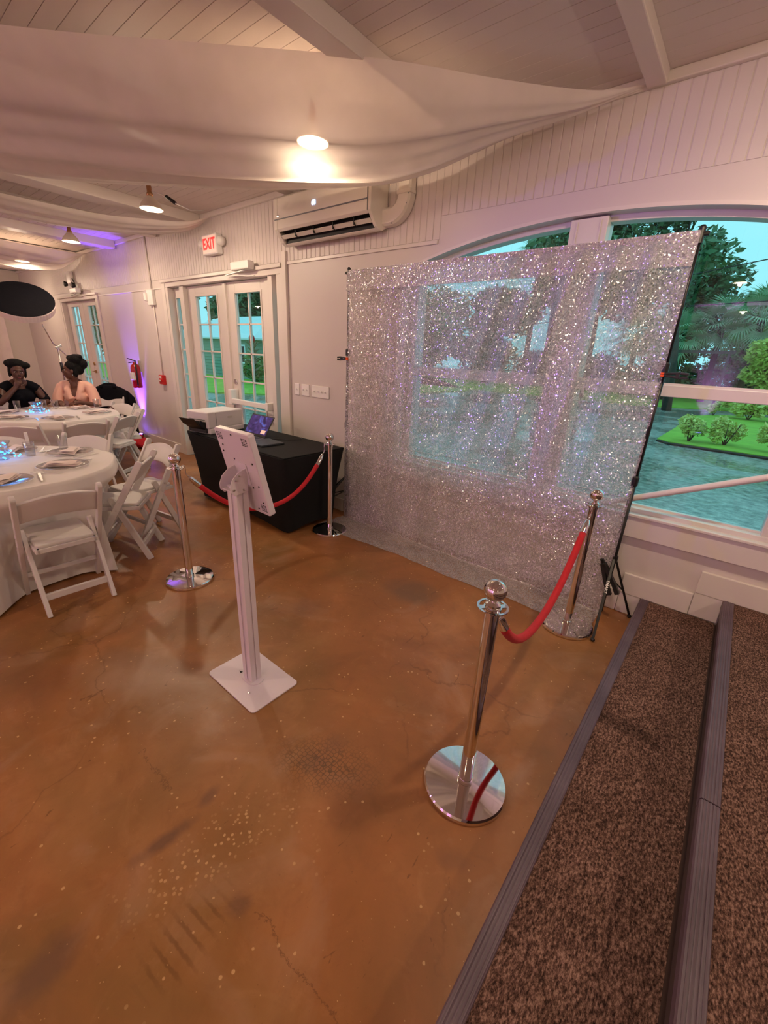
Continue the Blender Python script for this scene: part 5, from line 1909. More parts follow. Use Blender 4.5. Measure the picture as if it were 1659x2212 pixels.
settings(T1, [(-3.375, 0.43, 'nearest the front chair'), (-3.58, 0.80, 'in front of the side-on chair'), (-4.00, 0.96, 'by the free-standing chair'), (-4.30, 0.66, 'on the far rim'), (-4.24, 0.25, 'at the left far rim'), (-3.70, 0.04, 'at the hidden left side')],
         [(-4.20, 0.985 - 0.02, 'at the far rim'), (-4.06, 0.72, 'beside the napkin at the rim')], 'front round table')
settings(T2, [(-6.12, 1.00, 'second from the left'), (-5.86, 1.36, 'nearest the viewer'), (-6.12, 1.83, 'at the right end'), (-6.62, 1.80, 'before the woman in pink'), (-6.76, 1.36, 'before the woman in black'), (-6.55, 1.00, 'at the left far rim')],
         [(-6.84, 1.20, 'left of the woman in black'), (-6.80, 1.58, 'between the two women'), (-6.66, 1.62 + 0.38, 'in front of the woman in pink'), (-6.90, 1.36 + 0.12, 'in front of the woman in black')], 'far round table')


def centrepiece(C, label):
    t = thing('led_centrepiece', label, 'centrepiece', C, group='glass centrepieces with blue string lights')
    B().lathe([(0.001, 0), (0.05, 0), (0.055, 0.006), (0.06, 0.10), (0.075, 0.13), (0.072, 0.13), (0.057, 0.10), (0.05, 0.012), (0.001, 0.01)], 24).obj('vase', 'clear_glass', t, smooth=True)
    rr = random.Random(int(abs(C[0]) * 100))
    prev = None
    pts = []
    for k in range(26):
        a = k * 0.9
        r = 0.03 + 0.10 * (k / 26) + rr.uniform(-0.01, 0.01)
        z = 0.012 + (0.10 * max(0, 1 - k / 12)) + rr.uniform(0, 0.02)
        pts.append((r * cos(a), r * sin(a), z))
    B().tube([interp(pts, i / 130) for i in range(131)], 0.0012, 5).obj('wire', 'steel', t)
    b = B()
    for p in pts:
        B().ellipsoid(p, (0.006, 0.006, 0.006), 8, 6).obj('led', 'led_cyan', t, smooth=True)
    ld = bpy.data.lights.new('led_light', 'POINT')
    ld.energy = 0.7
    ld.color = (0.05, 0.35, 1.0)
    ld.shadow_soft_size = 0.05
    lo = bpy.data.objects.new('led_light', ld)
    COL.objects.link(lo)
    lo.parent = t
    lo.location = (0, 0, 0.16)


centrepiece((-4.06, 0.545, PZ), 'blue glowing centrepiece at the left edge of the front table')
centrepiece((-6.42, 1.31, PZ), 'blue glowing centrepiece in the middle of the far table')

# small things about the far table
bg_ = thing('handbag', 'small brown leather bag on the chair beside the far table', 'bag', (-6.62, 2.15, 0.461), 0.4)
B().prism([(-0.13, 0), (0.13, 0), (0.115, 0.15), (0.06, 0.18), (-0.06, 0.18), (-0.115, 0.15)], -0.05, 0.05, lambda u, v, a: (u, a, v)).obj('body', 'brown_leather', bg_, bevel=0.02, seg=3)
B().tube([(-0.08, 0, 0.17), (-0.06, 0, 0.26), (0, 0, 0.295), (0.06, 0, 0.26), (0.08, 0, 0.17)], 0.008, 8).obj('strap', 'brown_leather', bg_, smooth=True)
rb = B().ellipsoid((0, 0, 0.085), (0.15, 0.12, 0.085), 20, 12)
rb.v = [(x * (1 + 0.12 * sin(z * 60 + x * 31)), y * (1 + 0.1 * sin(x * 40)), max(0.002, z + 0.012 * sin(x * 45 + y * 30))) for x, y, z in rb.v]
o = rb.obj('cloth_bag', 'red_velvet', None, smooth=True)
o.location = (-7.25, 2.70, 0)
tag(o, 'crumpled red cloth bag on the floor by the violet wall', 'bag')
kn = B().tube([(-0.03, 0, 0.155), (0.0, 0.01, 0.20), (0.05, 0, 0.185)], [0.03, 0.02, 0.035], 10).obj('knot', 'red_velvet', o, smooth=True)

# black coat over a chair back
def coat(u, v):
    x_ = (u - 0.5) * 0.56 * (1.0 - 0.12 * cos(v * pi))
    s_ = v * 1.15
    shoulder = 0.10 * (abs(u - 0.5) * 2) ** 2.2
    if s_ < 0.5:
        z, y_ = 0.875 - shoulder - (0.5 - s_) * 0.95, 0.025 + 0.03 * sin(u * 14) * (0.5 - s_)
    elif s_ < 0.6:
        a = (s_ - 0.5) / 0.1 * pi
        z, y_ = 0.875 - shoulder + 0.035 * sin(a), 0.025 * cos(a)
    else:
        z, y_ = 0.875 - shoulder - (s_ - 0.6) * 1.15, -0.025 - 0.03 * sin(u * 17 + 1) * (s_ - 0.6) - (s_ - 0.6) * 0.06
    return (x_, y_ - 0.012, z)


co = thing('draped_coat', 'black coat draped over a chair back left of the extinguisher', 'coat', (CH[10][0][0], CH[10][0][1], 0), atan2(-CHO[10][1].x, CHO[10][1].y))
co.location.z = 0.03
B().grid(coat, 30, 40).obj('body', 'dark_cloth', co, smooth=True, solid=0.02)
for s_ in (-1, 1):
    B().tube([(s_ * 0.20, -0.03, 0.80), (s_ * 0.275, -0.06, 0.70), (s_ * 0.295, -0.075, 0.52), (s_ * 0.27, -0.075, 0.36)], [0.065, 0.068, 0.06, 0.05], 14).obj('sleeve', 'dark_cloth', co, smooth=True)
B().tube([(-0.10, 0.03, 0.885), (-0.07, -0.05, 0.91), (0.0, -0.075, 0.92), (0.07, -0.05, 0.91), (0.10, 0.03, 0.885)], 0.028, 10).obj('collar', 'dark_cloth', co, smooth=True)

# ------------------------------------------------------------------ photo reflector on boom stand
ls = thing('boom_light_stand', 'silver boom light stand behind the women holding the black round panel', 'light stand', (-7.95, 2.03, 0))
B().tube([(0, -0.0, 0.03), (0, 0, 0.85)], 0.015, 12).obj('lower_tube', 'steel', ls, smooth=True)
B().tube([(0, 0, 0.85), (0, 0, 1.50)], 0.012, 12).obj('upper_tube', 'steel', ls, smooth=True)
B().tube([(0, 0, 1.12), (0, 0, 1.26)], 0.019, 12).obj('grip', 'black_plastic', ls, smooth=True)
B().bar((0, -0.06, 0.98), (0, 0.06, 0.98), 0.03, 0.03).obj('clamp_knob', 'black_plastic', ls, bevel=0.004)
B().tube([(0.0, 0.22, 1.20), (-0.0, 0.0, 1.47), (0.0, -0.05, 1.53), (0.40, -0.22, 1.76)], 0.0085, 10).obj('boom_arm', 'steel', ls, smooth=True)
B().bar((0, -0.03, 1.46), (0, 0.05, 1.50), 0.03, 0.03).obj('boom_clamp', 'steel', ls, bevel=0.004)
for k in range(3):
    a = radians(80 + 120 * k)
    B().tube([(0.02 * cos(a), 0.02 * sin(a), 0.45), (0.40 * cos(a), 0.40 * sin(a), 0.012)], 0.010, 8).obj('leg', 'steel', ls, smooth=True)
RC = Vector((-7.36, 1.60, 2.045))
uM = (rt * 0.90 - up * 0.46 + fw * 0.15).normalized()
nM = (Vector((0, 0, CAM_H)) - RC).normalized() * 0.62 + Vector((0, 0, 0.78))
nM = (nM - uM * nM.dot(uM)).normalized()
vM = nM.cross(uM)
refl = thing('round_reflector', 'large black round reflector panel with pale pleated rim at left', 'reflector')
Mr = basis(uM, vM, nM, RC)
RR = 0.345
B().lathe([(0.001, 0.012), (RR - 0.05, 0.008), (RR + 0.002, 0.002), (RR + 0.002, -0.006), (0.001, -0.006)], 56, (0, 0, 0), Mr).obj('panel', 'dark_cloth', refl)
rim = B()
n = 112
vs = []
for k, (r, z) in enumerate(((RR - 0.004, -0.001), (RR + 0.002, -0.02), (RR - 0.01, -0.10), (RR - 0.03, -0.10), (RR - 0.02, -0.02), (RR - 0.02, -0.007))):
    for i in range(n):
        q = r * (1 + 0.012 * (i % 2))
        vs.append(Mr @ Vector((q * cos(2 * pi * i / n), q * sin(2 * pi * i / n), z)))
rim.add(vs, [(k * n + i, k * n + (i + 1) % n, ((k + 1) % 6) * n + (i + 1) % n, ((k + 1) % 6) * n + i) for k in range(6) for i in range(n)])
rim.obj('pleated_rim', 'napkin', refl, smooth=False)


# ------------------------------------------------------------------ people
def remeshed(b, name, mat, parent, voxel, smooth_it=6):
    me = b.mesh(name)
    o = bpy.data.objects.new(name, me)
    COL.objects.link(o)
    md = o.modifiers.new('r', 'REMESH')
    md.mode = 'VOXEL'
    md.voxel_size = voxel
    sm = o.modifiers.new('s', 'SMOOTH')
    sm.iterations = smooth_it
    sm.factor = 0.5
    dg = bpy.context.evaluated_depsgraph_get()
    m2 = bpy.data.meshes.new_from_object(o.evaluated_get(dg))
    bpy.data.objects.remove(o)
    m2.name = name
    m2.materials.clear()
    m2.materials.append(MATS[mat])
    for p in m2.polygons:
        p.use_smooth = True
    o = bpy.data.objects.new(name, m2)
    COL.objects.link(o)
    o.parent = parent
    return o


def head_shape(b, H):
    """head in its own frame: faces +Y, centre at the origin"""
    parts = B()
    parts.ellipsoid((0, -0.012, 0.03), (0.073, 0.093, 0.088), 20, 14)
    parts.ellipsoid((0, 0.022, -0.03), (0.060, 0.066, 0.075), 18, 12)
    parts.ellipsoid((0, 0.045, -0.082), (0.034, 0.036, 0.030), 14, 10)     # chin
    parts.ellipsoid((0.036, 0.058, -0.018), (0.024, 0.020, 0.020), 12, 8)  # cheeks
    parts.ellipsoid((-0.036, 0.058, -0.018), (0.024, 0.020, 0.020), 12, 8)
    parts.ellipsoid((0, 0.079, 0.030), (0.050, 0.012, 0.012), 12, 8)       # brow
    parts.tube([(0, 0.080, 0.022), (0, 0.098, -0.018), (0, 0.092, -0.028)], [0.008, 0.013, 0.010], 10)  # nose
    parts.ellipsoid((0.011, 0.090, -0.026), (0.009, 0.010, 0.008), 10, 6)
    parts.ellipsoid((-0.011, 0.090, -0.026), (0.009, 0.010, 0.008), 10, 6)
    parts.ellipsoid((0, 0.084, -0.050), (0.022, 0.012, 0.006), 12, 6)      # lips
    parts.ellipsoid((0, 0.082, -0.060), (0.019, 0.012, 0.007), 12, 6)
    for s_ in (-1, 1):
        parts.ellipsoid((s_ * 0.074, -0.006, -0.005), (0.010, 0.018, 0.030), 10, 8)
    b.add([H @ Vector(v) for v in parts.v], parts.f)


def hand_shape(b, W, dirv, palm_n, curl, size=0.18):
    """hand at wrist W pointing along dirv, palm facing palm_n; five separate fingers"""
    d = Vector(dirv).normalized()
    n = (Vector(palm_n) - d * Vector(palm_n).dot(d)).normalized()
    s_ = d.cross(n)
    L_ = size
    b.tube([W - d * 0.02, W + d * 0.02, W + d * L_ * 0.25, W + d * L_ * 0.45], [0.024, 0.026, 0.034, 0.030], 12)
    for k, (off, ln) in enumerate(((-0.030, 0.38), (-0.010, 0.46), (0.010, 0.43), (0.029, 0.34))):
        p = W + d * L_ * 0.42 + s_ * off
        pts = [p]
        a = 0.0
        for q in range(3):
            a += curl
            step = ln * L_ * (0.42, 0.32, 0.26)[q]
            p = p + (d * cos(a) + n * sin(a)) * step
            pts.append(p)
        b.tube(pts, [0.0095, 0.009, 0.0082, 0.0065], 8)
    p = W + d * L_ * 0.12 - s_ * 0.026
    td = (d * 0.7 - s_ * 0.6 + n * 0.35).normalized()
    b.tube([p, p + td * 0.035, p + td * 0.06 + d * 0.008, p + td * 0.075 + d * 0.02], [0.012, 0.011, 0.0095, 0.007], 8)


def person(name, label, loc, rz, skin, head_rot, head_at, lean, arms, cloth_mat, cloth_fn, hair_fn):
    t = thing(name, label, 'person', loc, rz)
    b = B()
    hip = Vector((0, 0, 0.53))
    chest = Vector((0, lean * 0.6, 0.86))
    neck0 = Vector((0, lean, 1.02))
    H = Matrix.Translation(head_at) @ head_rot
    nk = Vector(head_at) + head_rot.to_3x3() @ Vector((0, -0.02, -0.07))
    # torso
    b.ellipsoid(hip, (0.175, 0.125, 0.11), 20, 12)
    b.ellipsoid(hip.lerp(chest, 0.45), (0.128, 0.098, 0.17), 20, 12)
    b.ellipsoid(chest, (0.150, 0.105, 0.15), 20, 12)
    for s_ in (-1, 1):
        b.ellipsoid(chest + Vector((s_ * 0.066, 0.072, -0.01)), (0.064, 0.060, 0.064), 16, 10)
        b.tube([neck0 + Vector((s_ * 0.03, 0, 0.02)), neck0 + Vector((s_ * 0.10, 0, -0.02)), neck0 + Vector((s_ * 0.168, 0, -0.055))], [0.045, 0.048, 0.052], 12)
    b.tube([neck0 + Vector((0, -0.01, -0.06)), neck0 + Vector((0, 0, 0.03)), nk], [0.075, 0.048, 0.045], 14)
    head_shape(b, H)
    # legs: thigh forward, shin down, foot
    for s_ in (-1, 1):
        k_ = Vector((s_ * 0.115, 0.42, 0.50))
        a_ = Vector((s_ * 0.115, 0.40, 0.08))
        b.tube([hip + Vector((s_ * 0.09, 0.02, -0.01)), hip.lerp(k_, 0.5) + Vector((s_ * 0.05, 0, 0.005)), k_, k_.lerp(a_, 0.3) + Vector((0, -0.015, 0)), a_], [0.085, 0.078, 0.057, 0.055, 0.036], 14)
        b.tube([a_ + Vector((0, -0.03, -0.02)), a_ + Vector((0, 0.06, -0.035)), a_ + Vector((0, 0.15, -0.05))], [0.036, 0.036, 0.026], 12)
    for (sh, elb, wr, hd, pn, cu) in arms:
        sh, elb, wr = Vector(sh), Vector(elb), Vector(wr)
        b.tube([sh, sh.lerp(elb, 0.5), elb, elb.lerp(wr, 0.35), wr], [0.050, 0.046, 0.039, 0.038, 0.026], 14)
        hand_shape(b, wr, hd, pn, cu)
    body = remeshed(b, 'body', skin, t, 0.0062, 4)
    c = B()
    cloth_fn(c, hip, chest, neck0)
    remeshed(c, 'dress', cloth_mat, t, 0.009, 6)
    # eyes, lips
    for s_ in (-1, 1):
        e = H @ Vector((s_ * 0.030, 0.0735, 0.010))
        eo = B().ellipsoid(e, (0.0115, 0.0115, 0.0075), 12, 8).obj('eye', 'eye_white', body, smooth=True)
        B().ellipsoid(H @ Vector((s_ * 0.030, 0.0825, 0.010)), (0.006, 0.006, 0.006), 10, 8).obj('iris', 'hair_black', body, smooth=True)
        B().tube([H @ Vector((s_ * 0.014, 0.089, 0.028)), H @ Vector((s_ * 0.032, 0.088, 0.034)), H @ Vector((s_ * 0.050, 0.074, 0.028))], 0.003, 6).obj('eyebrow', 'hair_black', body, smooth=True)
    B().ellipsoid(H @ Vector((0, 0.0925, -0.0555)), (0.018, 0.006, 0.0085), 12, 8, H.to_3x3().to_4x4()).obj('lips', 'lip_tone', body, smooth=True)
    hb = B()
    hair_fn(hb, H)
    remeshed(hb, 'hair', 'hair_black', t, 0.008, 2)
    return t, H


def addH(b, H, c, r, nu=16, nv=10):
    b.ellipsoid(H @ Vector(c), r, nu, nv, H.to_3x3().to_4x4())


# woman in black, chin on hand, facing the viewer
def dress1(c, hip, chest, neck0):
    c.ellipsoid(hip, (0.195, 0.145, 0.125), 20, 12)
    c.ellipsoid(hip.lerp(chest, 0.45), (0.142, 0.112, 0.18), 20, 12)
    c.ellipsoid(chest, (0.168, 0.122, 0.145), 20, 12)
    for s_ in (-1, 1):
        c.ellipsoid(chest + Vector((s_ * 0.066, 0.076, -0.005)), (0.072, 0.066, 0.070), 16, 10)
        c.tube([neck0 + Vector((s_ * 0.075, 0, 0.0)), neck0 + Vector((s_ * 0.13, 0, -0.03)), neck0 + Vector((s_ * 0.185, 0.0, -0.07))], [0.055, 0.062, 0.064], 12)
        k_ = Vector((s_ * 0.115, 0.42, 0.50))
        c.tube([hip + Vector((s_ * 0.09, 0.02, -0.01)), hip.lerp(k_, 0.5) + Vector((s_ * 0.05, 0, 0.005)), k_], [0.10, 0.095, 0.078], 14)
    # sleeves
    c.tube([(-0.19, 0.04, 0.96), (-0.23, 0.10, 0.86), (-0.25, 0.155, 0.79)], [0.066, 0.064, 0.058], 12)
    c.tube([(0.19, 0.04, 0.96), (0.24, 0.14, 0.87), (0.265, 0.20, 0.82)], [0.066, 0.066, 0.060], 12)


def hair1(hb, H):
    addH(hb, H, (0, -0.028, 0.058), (0.086, 0.092, 0.078))
    addH(hb, H, (0, -0.06, 0.0), (0.084, 0.06, 0.085))
    addH(hb, H, (0.01, -0.02, 0.108), (0.100, 0.085, 0.056))     # wide rolled crown
    addH(hb, H, (-0.085, -0.01, 0.092), (0.055, 0.06, 0.042))
    addH(hb, H, (0.075, -0.01, 0.098), (0.052, 0.06, 0.046))
    for s_ in (-1, 1):
        addH(hb, H, (s_ * 0.078, -0.015, 0.0), (0.017, 0.030, 0.075))


P1 = Vector((-7.40, 1.335, 0.0))
person('person', 'woman in black dress resting her chin on her hand at the far table', P1, radians(-82), 'skin_deep',
       Matrix.Rotation(radians(-6), 4, 'X') @ Matrix.Rotation(radians(-4), 4, 'Y') @ Matrix.Rotation(radians(-12), 4, 'Z'), (0.0, 0.17, 1.165), 0.10,
       [((-0.175, 0.09, 0.965), (-0.25, 0.17, 0.77), (-0.10, 0.33, 0.785), (0.7, 0.6, 0.0), (0.3, -0.4, -0.9), 0.35),
        ((0.175, 0.09, 0.965), (0.275, 0.23, 0.795), (0.085, 0.25, 0.985), (-0.45, 0.05, 0.75), (0.0, -1.0, -0.1), 0.75)],
       'dark_cloth', dress1, hair1)


def dress2(c, hip, chest, neck0):
    c.ellipsoid(hip, (0.195, 0.145, 0.125), 20, 12)
    c.ellipsoid(hip.lerp(chest, 0.45), (0.142, 0.112, 0.18), 20, 12)
    c.ellipsoid(chest + Vector((0, -0.012, -0.01)), (0.166, 0.112, 0.14), 20, 12)
    for s_ in (-1, 1):
        c.ellipsoid(chest + Vector((s_ * 0.075, 0.078, -0.02)), (0.066, 0.062, 0.072), 16, 10)
        c.tube([chest + Vector((s_ * 0.045, 0.115, -0.06)), chest + Vector((s_ * 0.085, 0.085, 0.07)), neck0 + Vector((s_ * 0.085, 0.03, 0.0)), neck0 + Vector((s_ * 0.075, -0.04, 0.0))], [0.040, 0.042, 0.040, 0.04], 12)
        c.tube([neck0 + Vector((s_ * 0.09, 0, -0.01)), neck0 + Vector((s_ * 0.14, 0, -0.03)), neck0 + Vector((s_ * 0.19, 0.0, -0.07))], [0.052, 0.06, 0.066], 12)
        c.tube([neck0 + Vector((s_ * 0.18, 0.0, -0.06)), (s_ * 0.225, 0.06, 0.83), (s_ * 0.24, 0.10, 0.72)], [0.066, 0.070, 0.072], 12)
        k_ = Vector((s_ * 0.115, 0.42, 0.50))
        c.tube([hip + Vector((s_ * 0.09, 0.02, -0.01)), hip.lerp(k_, 0.5) + Vector((s_ * 0.05, 0, 0.005)), k_], [0.10, 0.095, 0.078], 14)


def hair2(hb, H):
    addH(hb, H, (0, -0.030, 0.052), (0.088, 0.100, 0.088))
    addH(hb, H, (0, -0.085, 0.03), (0.075, 0.07, 0.085))
    addH(hb, H, (0, -0.075, 0.145), (0.090, 0.088, 0.075))
    addH(hb, H, (0, -0.135, 0.095), (0.075, 0.07, 0.075))
    addH(hb, H, (0.03, -0.02, 0.165), (0.05, 0.05, 0.04))
    addH(hb, H, (-0.02, -0.11, 0.185), (0.06, 0.05, 0.035))
    for s_ in (-1, 1):
        addH(hb, H, (s_ * 0.070, -0.045, -0.02), (0.020, 0.035, 0.06))


P2 = Vector((-7.27, 1.98, 0.0))
t2, H2 = person('person', 'woman in pink wrap top with high black updo seen in profile', P2, radians(-128), 'skin_dark',
                Matrix.Rotation(radians(-66), 4, 'Z'), (0.0, 0.06, 1.185), 0.02,
                [((-0.175, 0.02, 0.955), (-0.245, 0.12, 0.73), (-0.13, 0.30, 0.785), (0.6, 0.7, 0.0), (0.2, 0.0, -1), 0.3),
                 ((0.175, 0.02, 0.955), (0.245, 0.12, 0.73), (0.12, 0.30, 0.785), (-0.6, 0.7, 0.0), (-0.2, 0.0, -1), 0.3)],
                'pink_satin', dress2, hair2)
for s_ in (-1, 1):
    B().ellipsoid(H2 @ Vector((s_ * 0.083, -0.004, -0.050)), (0.006, 0.006, 0.014), 10, 8).obj('earring', 'chrome', t2, smooth=True)

# ================================================================== OUTSIDE
tag(B().box(-70, 40, YW + WT + 0.01, 90, GZ - 0.2, GZ).obj('ground_outside', 'wet_asphalt'), 'wet grey driveway outside the window', kind='structure')


def lawn(name, poly, z, label, mat='ext_grass'):
    o = B().prism(poly, GZ - 0.05, z, lambda u, v, a: (u, v, a)).obj(name, mat)
    return tag(o, label, kind='structure')


lawn('ground_lawn_island', [(-1.50, 13.9), (-1.2, 13.55), (1.0, 13.35), (4.0, 13.6), (8.0, 15.0), (8.0, 25.0), (1.2, 25.4), (-0.6, 24.2), (-1.30, 22.5)], GZ + 0.06, 'green lawn island beyond the wet driveway')
tag(B().prism([(-1.50, 13.75), (-1.2, 13.35), (1.0, 13.12), (4.0, 13.3), (4.0, 13.7), (1.0, 13.55), (-1.2, 13.75), (-1.45, 14.0)], GZ, GZ + 0.04, lambda u, v, a: (u, v, a)).obj('ground_mulch', 'mulch'), 'dark mulch strip along the lawn island', kind='structure')
lawn('ground_far_lawn', [(-22.0, 25.0), (-3.0, 26.2), (-0.8, 27.6), (3.0, 30.0), (30, 33), (30, 70), (-40, 70), (-40, 40)], GZ + 0.05, 'far lawn under the trees')
lawn('ground_house_lawn', [(-40, 8.0), (-17.8, 9.4), (-15.6, 11.5), (-14.0, 16.0), (-13.0, 24), (-22, 34), (-60, 34)], GZ + 0.05, 'lawn in front of the green cottage')


def leaf_cloud(clumps, n, size, rr, flat=0.3):
    """many small leaf blades scattered on the surfaces of clumps"""
    b = B()
    tot = sum(c[1][0] * c[1][1] for c in clumps)
    for c, r in clumps:
        k = int(n * r[0] * r[1] / tot)
        for _ in range(k):
            d = Vector((rr.gauss(0, 1), rr.gauss(0, 1), rr.gauss(0, 1))).normalized()
            q = rr.uniform(0.55, 1.05)
            p = Vector((c[0] + d.x * r[0] * q, c[1] + d.y * r[1] * q, c[2] + d.z * r[2] * q))
            s_ = size * rr.uniform(0.6, 1.3)
            a = Vector((rr.gauss(0, 1), rr.gauss(0, 1), rr.gauss(0, 0.6))).normalized()
            e = a.cross(Vector((rr.gauss(0, 1), rr.gauss(0, 1), rr.gauss(0, 1)))).normalized()
            i = len(b.v)
            b.v += [tuple(p - a * s_), tuple(p + e * s_ * 0.45 - a * s_ * 0.1), tuple(p + a * s_), tuple(p - e * s_ * 0.45 - a * s_ * 0.1)]
            b.f.append((i, i + 1, i + 2, i + 3))
    return b


def tree(label, base, h, crown, n, size, mat, seed, group, tr=0.2, lean=(0, 0), name='leafy_tree'):
    rr = random.Random(seed)
    t = thing(name, label, 'tree', (base[0], base[1], GZ), group=group)
    topv = Vector((lean[0], lean[1], h * 0.8))
    B().tube([(0, 0, -0.05), topv * 0.35 + Vector((0.1, 0, 0)), topv * 0.7, topv], [tr, tr * 0.8, tr * 0.6, tr * 0.3], 10).obj('trunk', 'bark', t, smooth=True)
    cl = []
    k = 16
    for i in range(k):
        a = rr.uniform(0, 6.28)
        q = rr.uniform(0.15, 1.0)
        z = rr.uniform(-1, 1)
        c = (lean[0] + crown[0] * q * cos(a) * 0.75, lean[1] + crown[1] * q * sin(a) * 0.75, h - crown[2] + crown[2] * z * 0.8)
        f = rr.uniform(0.28, 0.5)
        cl.append((c, (crown[0] * f, crown[1] * f, crown[2] * f * 0.8)))
        if i < 6:
            B().tube([topv * rr.uniform(0.5, 0.95), Vector(c) * 0.6 + topv * 0.4, c], [tr * 0.35, tr * 0.2, tr * 0.08], 6).obj('branch', 'bark', t, smooth=True)
    o = leaf_cloud(cl, n, size, rr).obj('foliage', mat, t, weld=False)
    o['kind'] = 'stuff'
    return t


G = 'trees beyond the driveway'
tree('big dark oak whose crown fills the upper right window', (-7.5, 27.0), 11.5, (4.6, 3.5, 3.6), 9000, 0.22, 'leaf_dark', 11, G, 0.35)
tree('loose oak branch crown hanging into the window sky', (-2.6, 24.5), 9.2, (2.6, 2.2, 1.7), 2600, 0.18, 'leaf_dark', 12, G, 0.22, (-1.2, 0))
tree('dark tree behind the palms at the window centre', (-4.2, 37.0), 8.6, (3.4, 2.5, 3.6), 6500, 0.22, 'leaf_dark', 13, G, 0.3)
tree('blue-green tree at the right of the window behind palms', (0.4, 40.0), 8.0, (3.4, 2.5, 3.4), 6500, 0.22, 'leaf_mid', 14, G, 0.3)
tree('bright yellow-green bush tree at the right window edge', (0.55, 27.5), 3.4, (1.35, 1.3, 1.6), 5000, 0.13, 'leaf_bright', 15, G, 0.1)
tree('tall tree seen through the left part of the curtain', (-16.5, 33.0), 7.0, (4.0, 3.0, 3.2), 6500, 0.25, 'leaf_dark', 16, G, 0.35)
tree('rounded green tree left of the window mullion', (-13.2, 36.5), 12.0, (2.3, 2.0, 3.4), 5000, 0.25, 'leaf_mid', 17, G, 0.3)
tree('green tree behind the far left of the curtain', (-24.0, 36.0), 8.0, (5.0, 3.0, 3.6), 6500, 0.27, 'leaf_mid', 18, G, 0.3)
tree('dark tree at the far right beyond the window', (5.0, 36.0), 9.0, (4.5, 3.0, 4.0), 5000, 0.27, 'leaf_dark', 19, G, 0.3)
tree('dark tall tree behind the cottage, left', (-45.0, 30.0), 11.0, (6.0, 4.0, 5.0), 7500, 0.34, 'leaf_dark', 20, G, 0.4)
tree('dark tall tree behind the cottage, right', (-34.5, 24.5), 10.0, (5.0, 4.0, 5.0), 9000, 0.28, 'leaf_dark', 21, G, 0.4)
tree('shady tree right of the cottage lawn', (-27.0, 24.0), 8.5, (4.5, 3.0, 4.2), 8000, 0.25, 'leaf_dark', 22, G, 0.35)
tree('bushy green tree seen through the right sidelight', (-21.0, 24.5), 6.5, (3.4, 2.5, 3.4), 6500, 0.2, 'leaf_mid', 23, G, 0.25)
tree('tree seen through the far doors, left', (-56.0, 26.0), 9.0, (6.0, 4.0, 4.6), 6000, 0.36, 'leaf_mid', 24, G, 0.35)
tree('tree seen through the far doors, right', (-44.0, 15.5), 8.0, (3.6, 3.0, 4.0), 6000, 0.25, 'leaf_dark', 25, G, 0.3)
# dark undergrowth behind the lawn
for k, (x, y, h, w_) in enumerate(((-6.0, 35.5, 2.6, 2.4), (-2.6, 36.0, 2.4, 2.4), (0.8, 36.5, 2.6, 2.4), (4.0, 35.5, 2.6, 2.2), (-9.5, 36.5, 2.8, 2.4), (-14.0, 38.0, 2.8, 2.8), (-19.0, 38.0, 3.0, 3.0))):
    rr = random.Random(60 + k)
    t = thing('hedge_shrub', 'dark undergrowth shrub %s along the far lawn edge' % ('second from the right', 'third from the right', 'right of the wooden frame', 'farthest right', 'fourth from the right', 'fifth from the right', 'farthest left')[k] if k not in (2,) else 'dark undergrowth shrub right of the wooden frame along the far lawn edge', 'shrub', (x, y, GZ), group='undergrowth along the far lawn')
    cl = [((rr.uniform(-w_, w_) * 0.6, rr.uniform(-0.5, 0.5), h * rr.uniform(0.3, 0.65)), (w_ * 0.5, 0.8, h * 0.4)) for _ in range(6)]
    o = leaf_cloud(cl, 2600, 0.16, rr).obj('foliage', 'leaf_dark', t, weld=False)
    o['kind'] = 'stuff'


# fan palms
def frond_mesh(seed):
    rr = random.Random(seed)
    b = B()
    # stalk along +X then a fan of blades
    b.bar((0, 0, 0), (0.75, 0, 0.10), 0.03, 0.02)
    n = 26
    for k in range(n):
        a = radians(-115 + 230 * k / (n - 1))
        L_ = 0.85 * (0.75 + 0.25 * cos(a)) * rr.uniform(0.9, 1.1)
        o_ = Vector((0.75, 0, 0.10))
        d = Vector((cos(a), sin(a), 0.10))
        e = Vector((-sin(a), cos(a), 0)) * 0.028
        m_ = o_ + d * L_ * 0.55
        tip = o_ + d * L_ + Vector((0, 0, -0.30 * L_ - 0.10 * rr.random()))
        i = len(b.v)
        b.v += [tuple(o_), tuple(m_ + e), tuple(m_ - e), tuple(tip)]
        b.f += [(i, i + 1, i + 2), (i + 1, i + 3, i + 2)]
    me = b.mesh('frond', weld=False)
    me.materials.append(MATS['leaf_palm'])
    return me


FR = [frond_mesh(s_) for s_ in (1, 2, 3)]


def palm(label, base, h, sc_, seed):
    rr = random.Random(seed)
    t = thing('fan_palm', label, 'palm', (base[0], base[1], GZ), group='fan palms beyond the driveway')
    B().tube([(0, 0, -0.05), (0.05, 0, h * 0.5), (0.0, 0, h)], [0.20, 0.16, 0.17], 10).obj('trunk', 'bark', t, smooth=True)
    for k in range(24):
        o = bpy.data.objects.new('frond', FR[k % 3])
        COL.objects.link(o)
        o.parent = t
        o.location = (0, 0, h)
        el = radians(75 - 125 * (k / 23.0))
        o.rotation_euler = (rr.uniform(-0.3, 0.3), -el, k * 2.399)
        o.scale = (sc_,) * 3
    return t


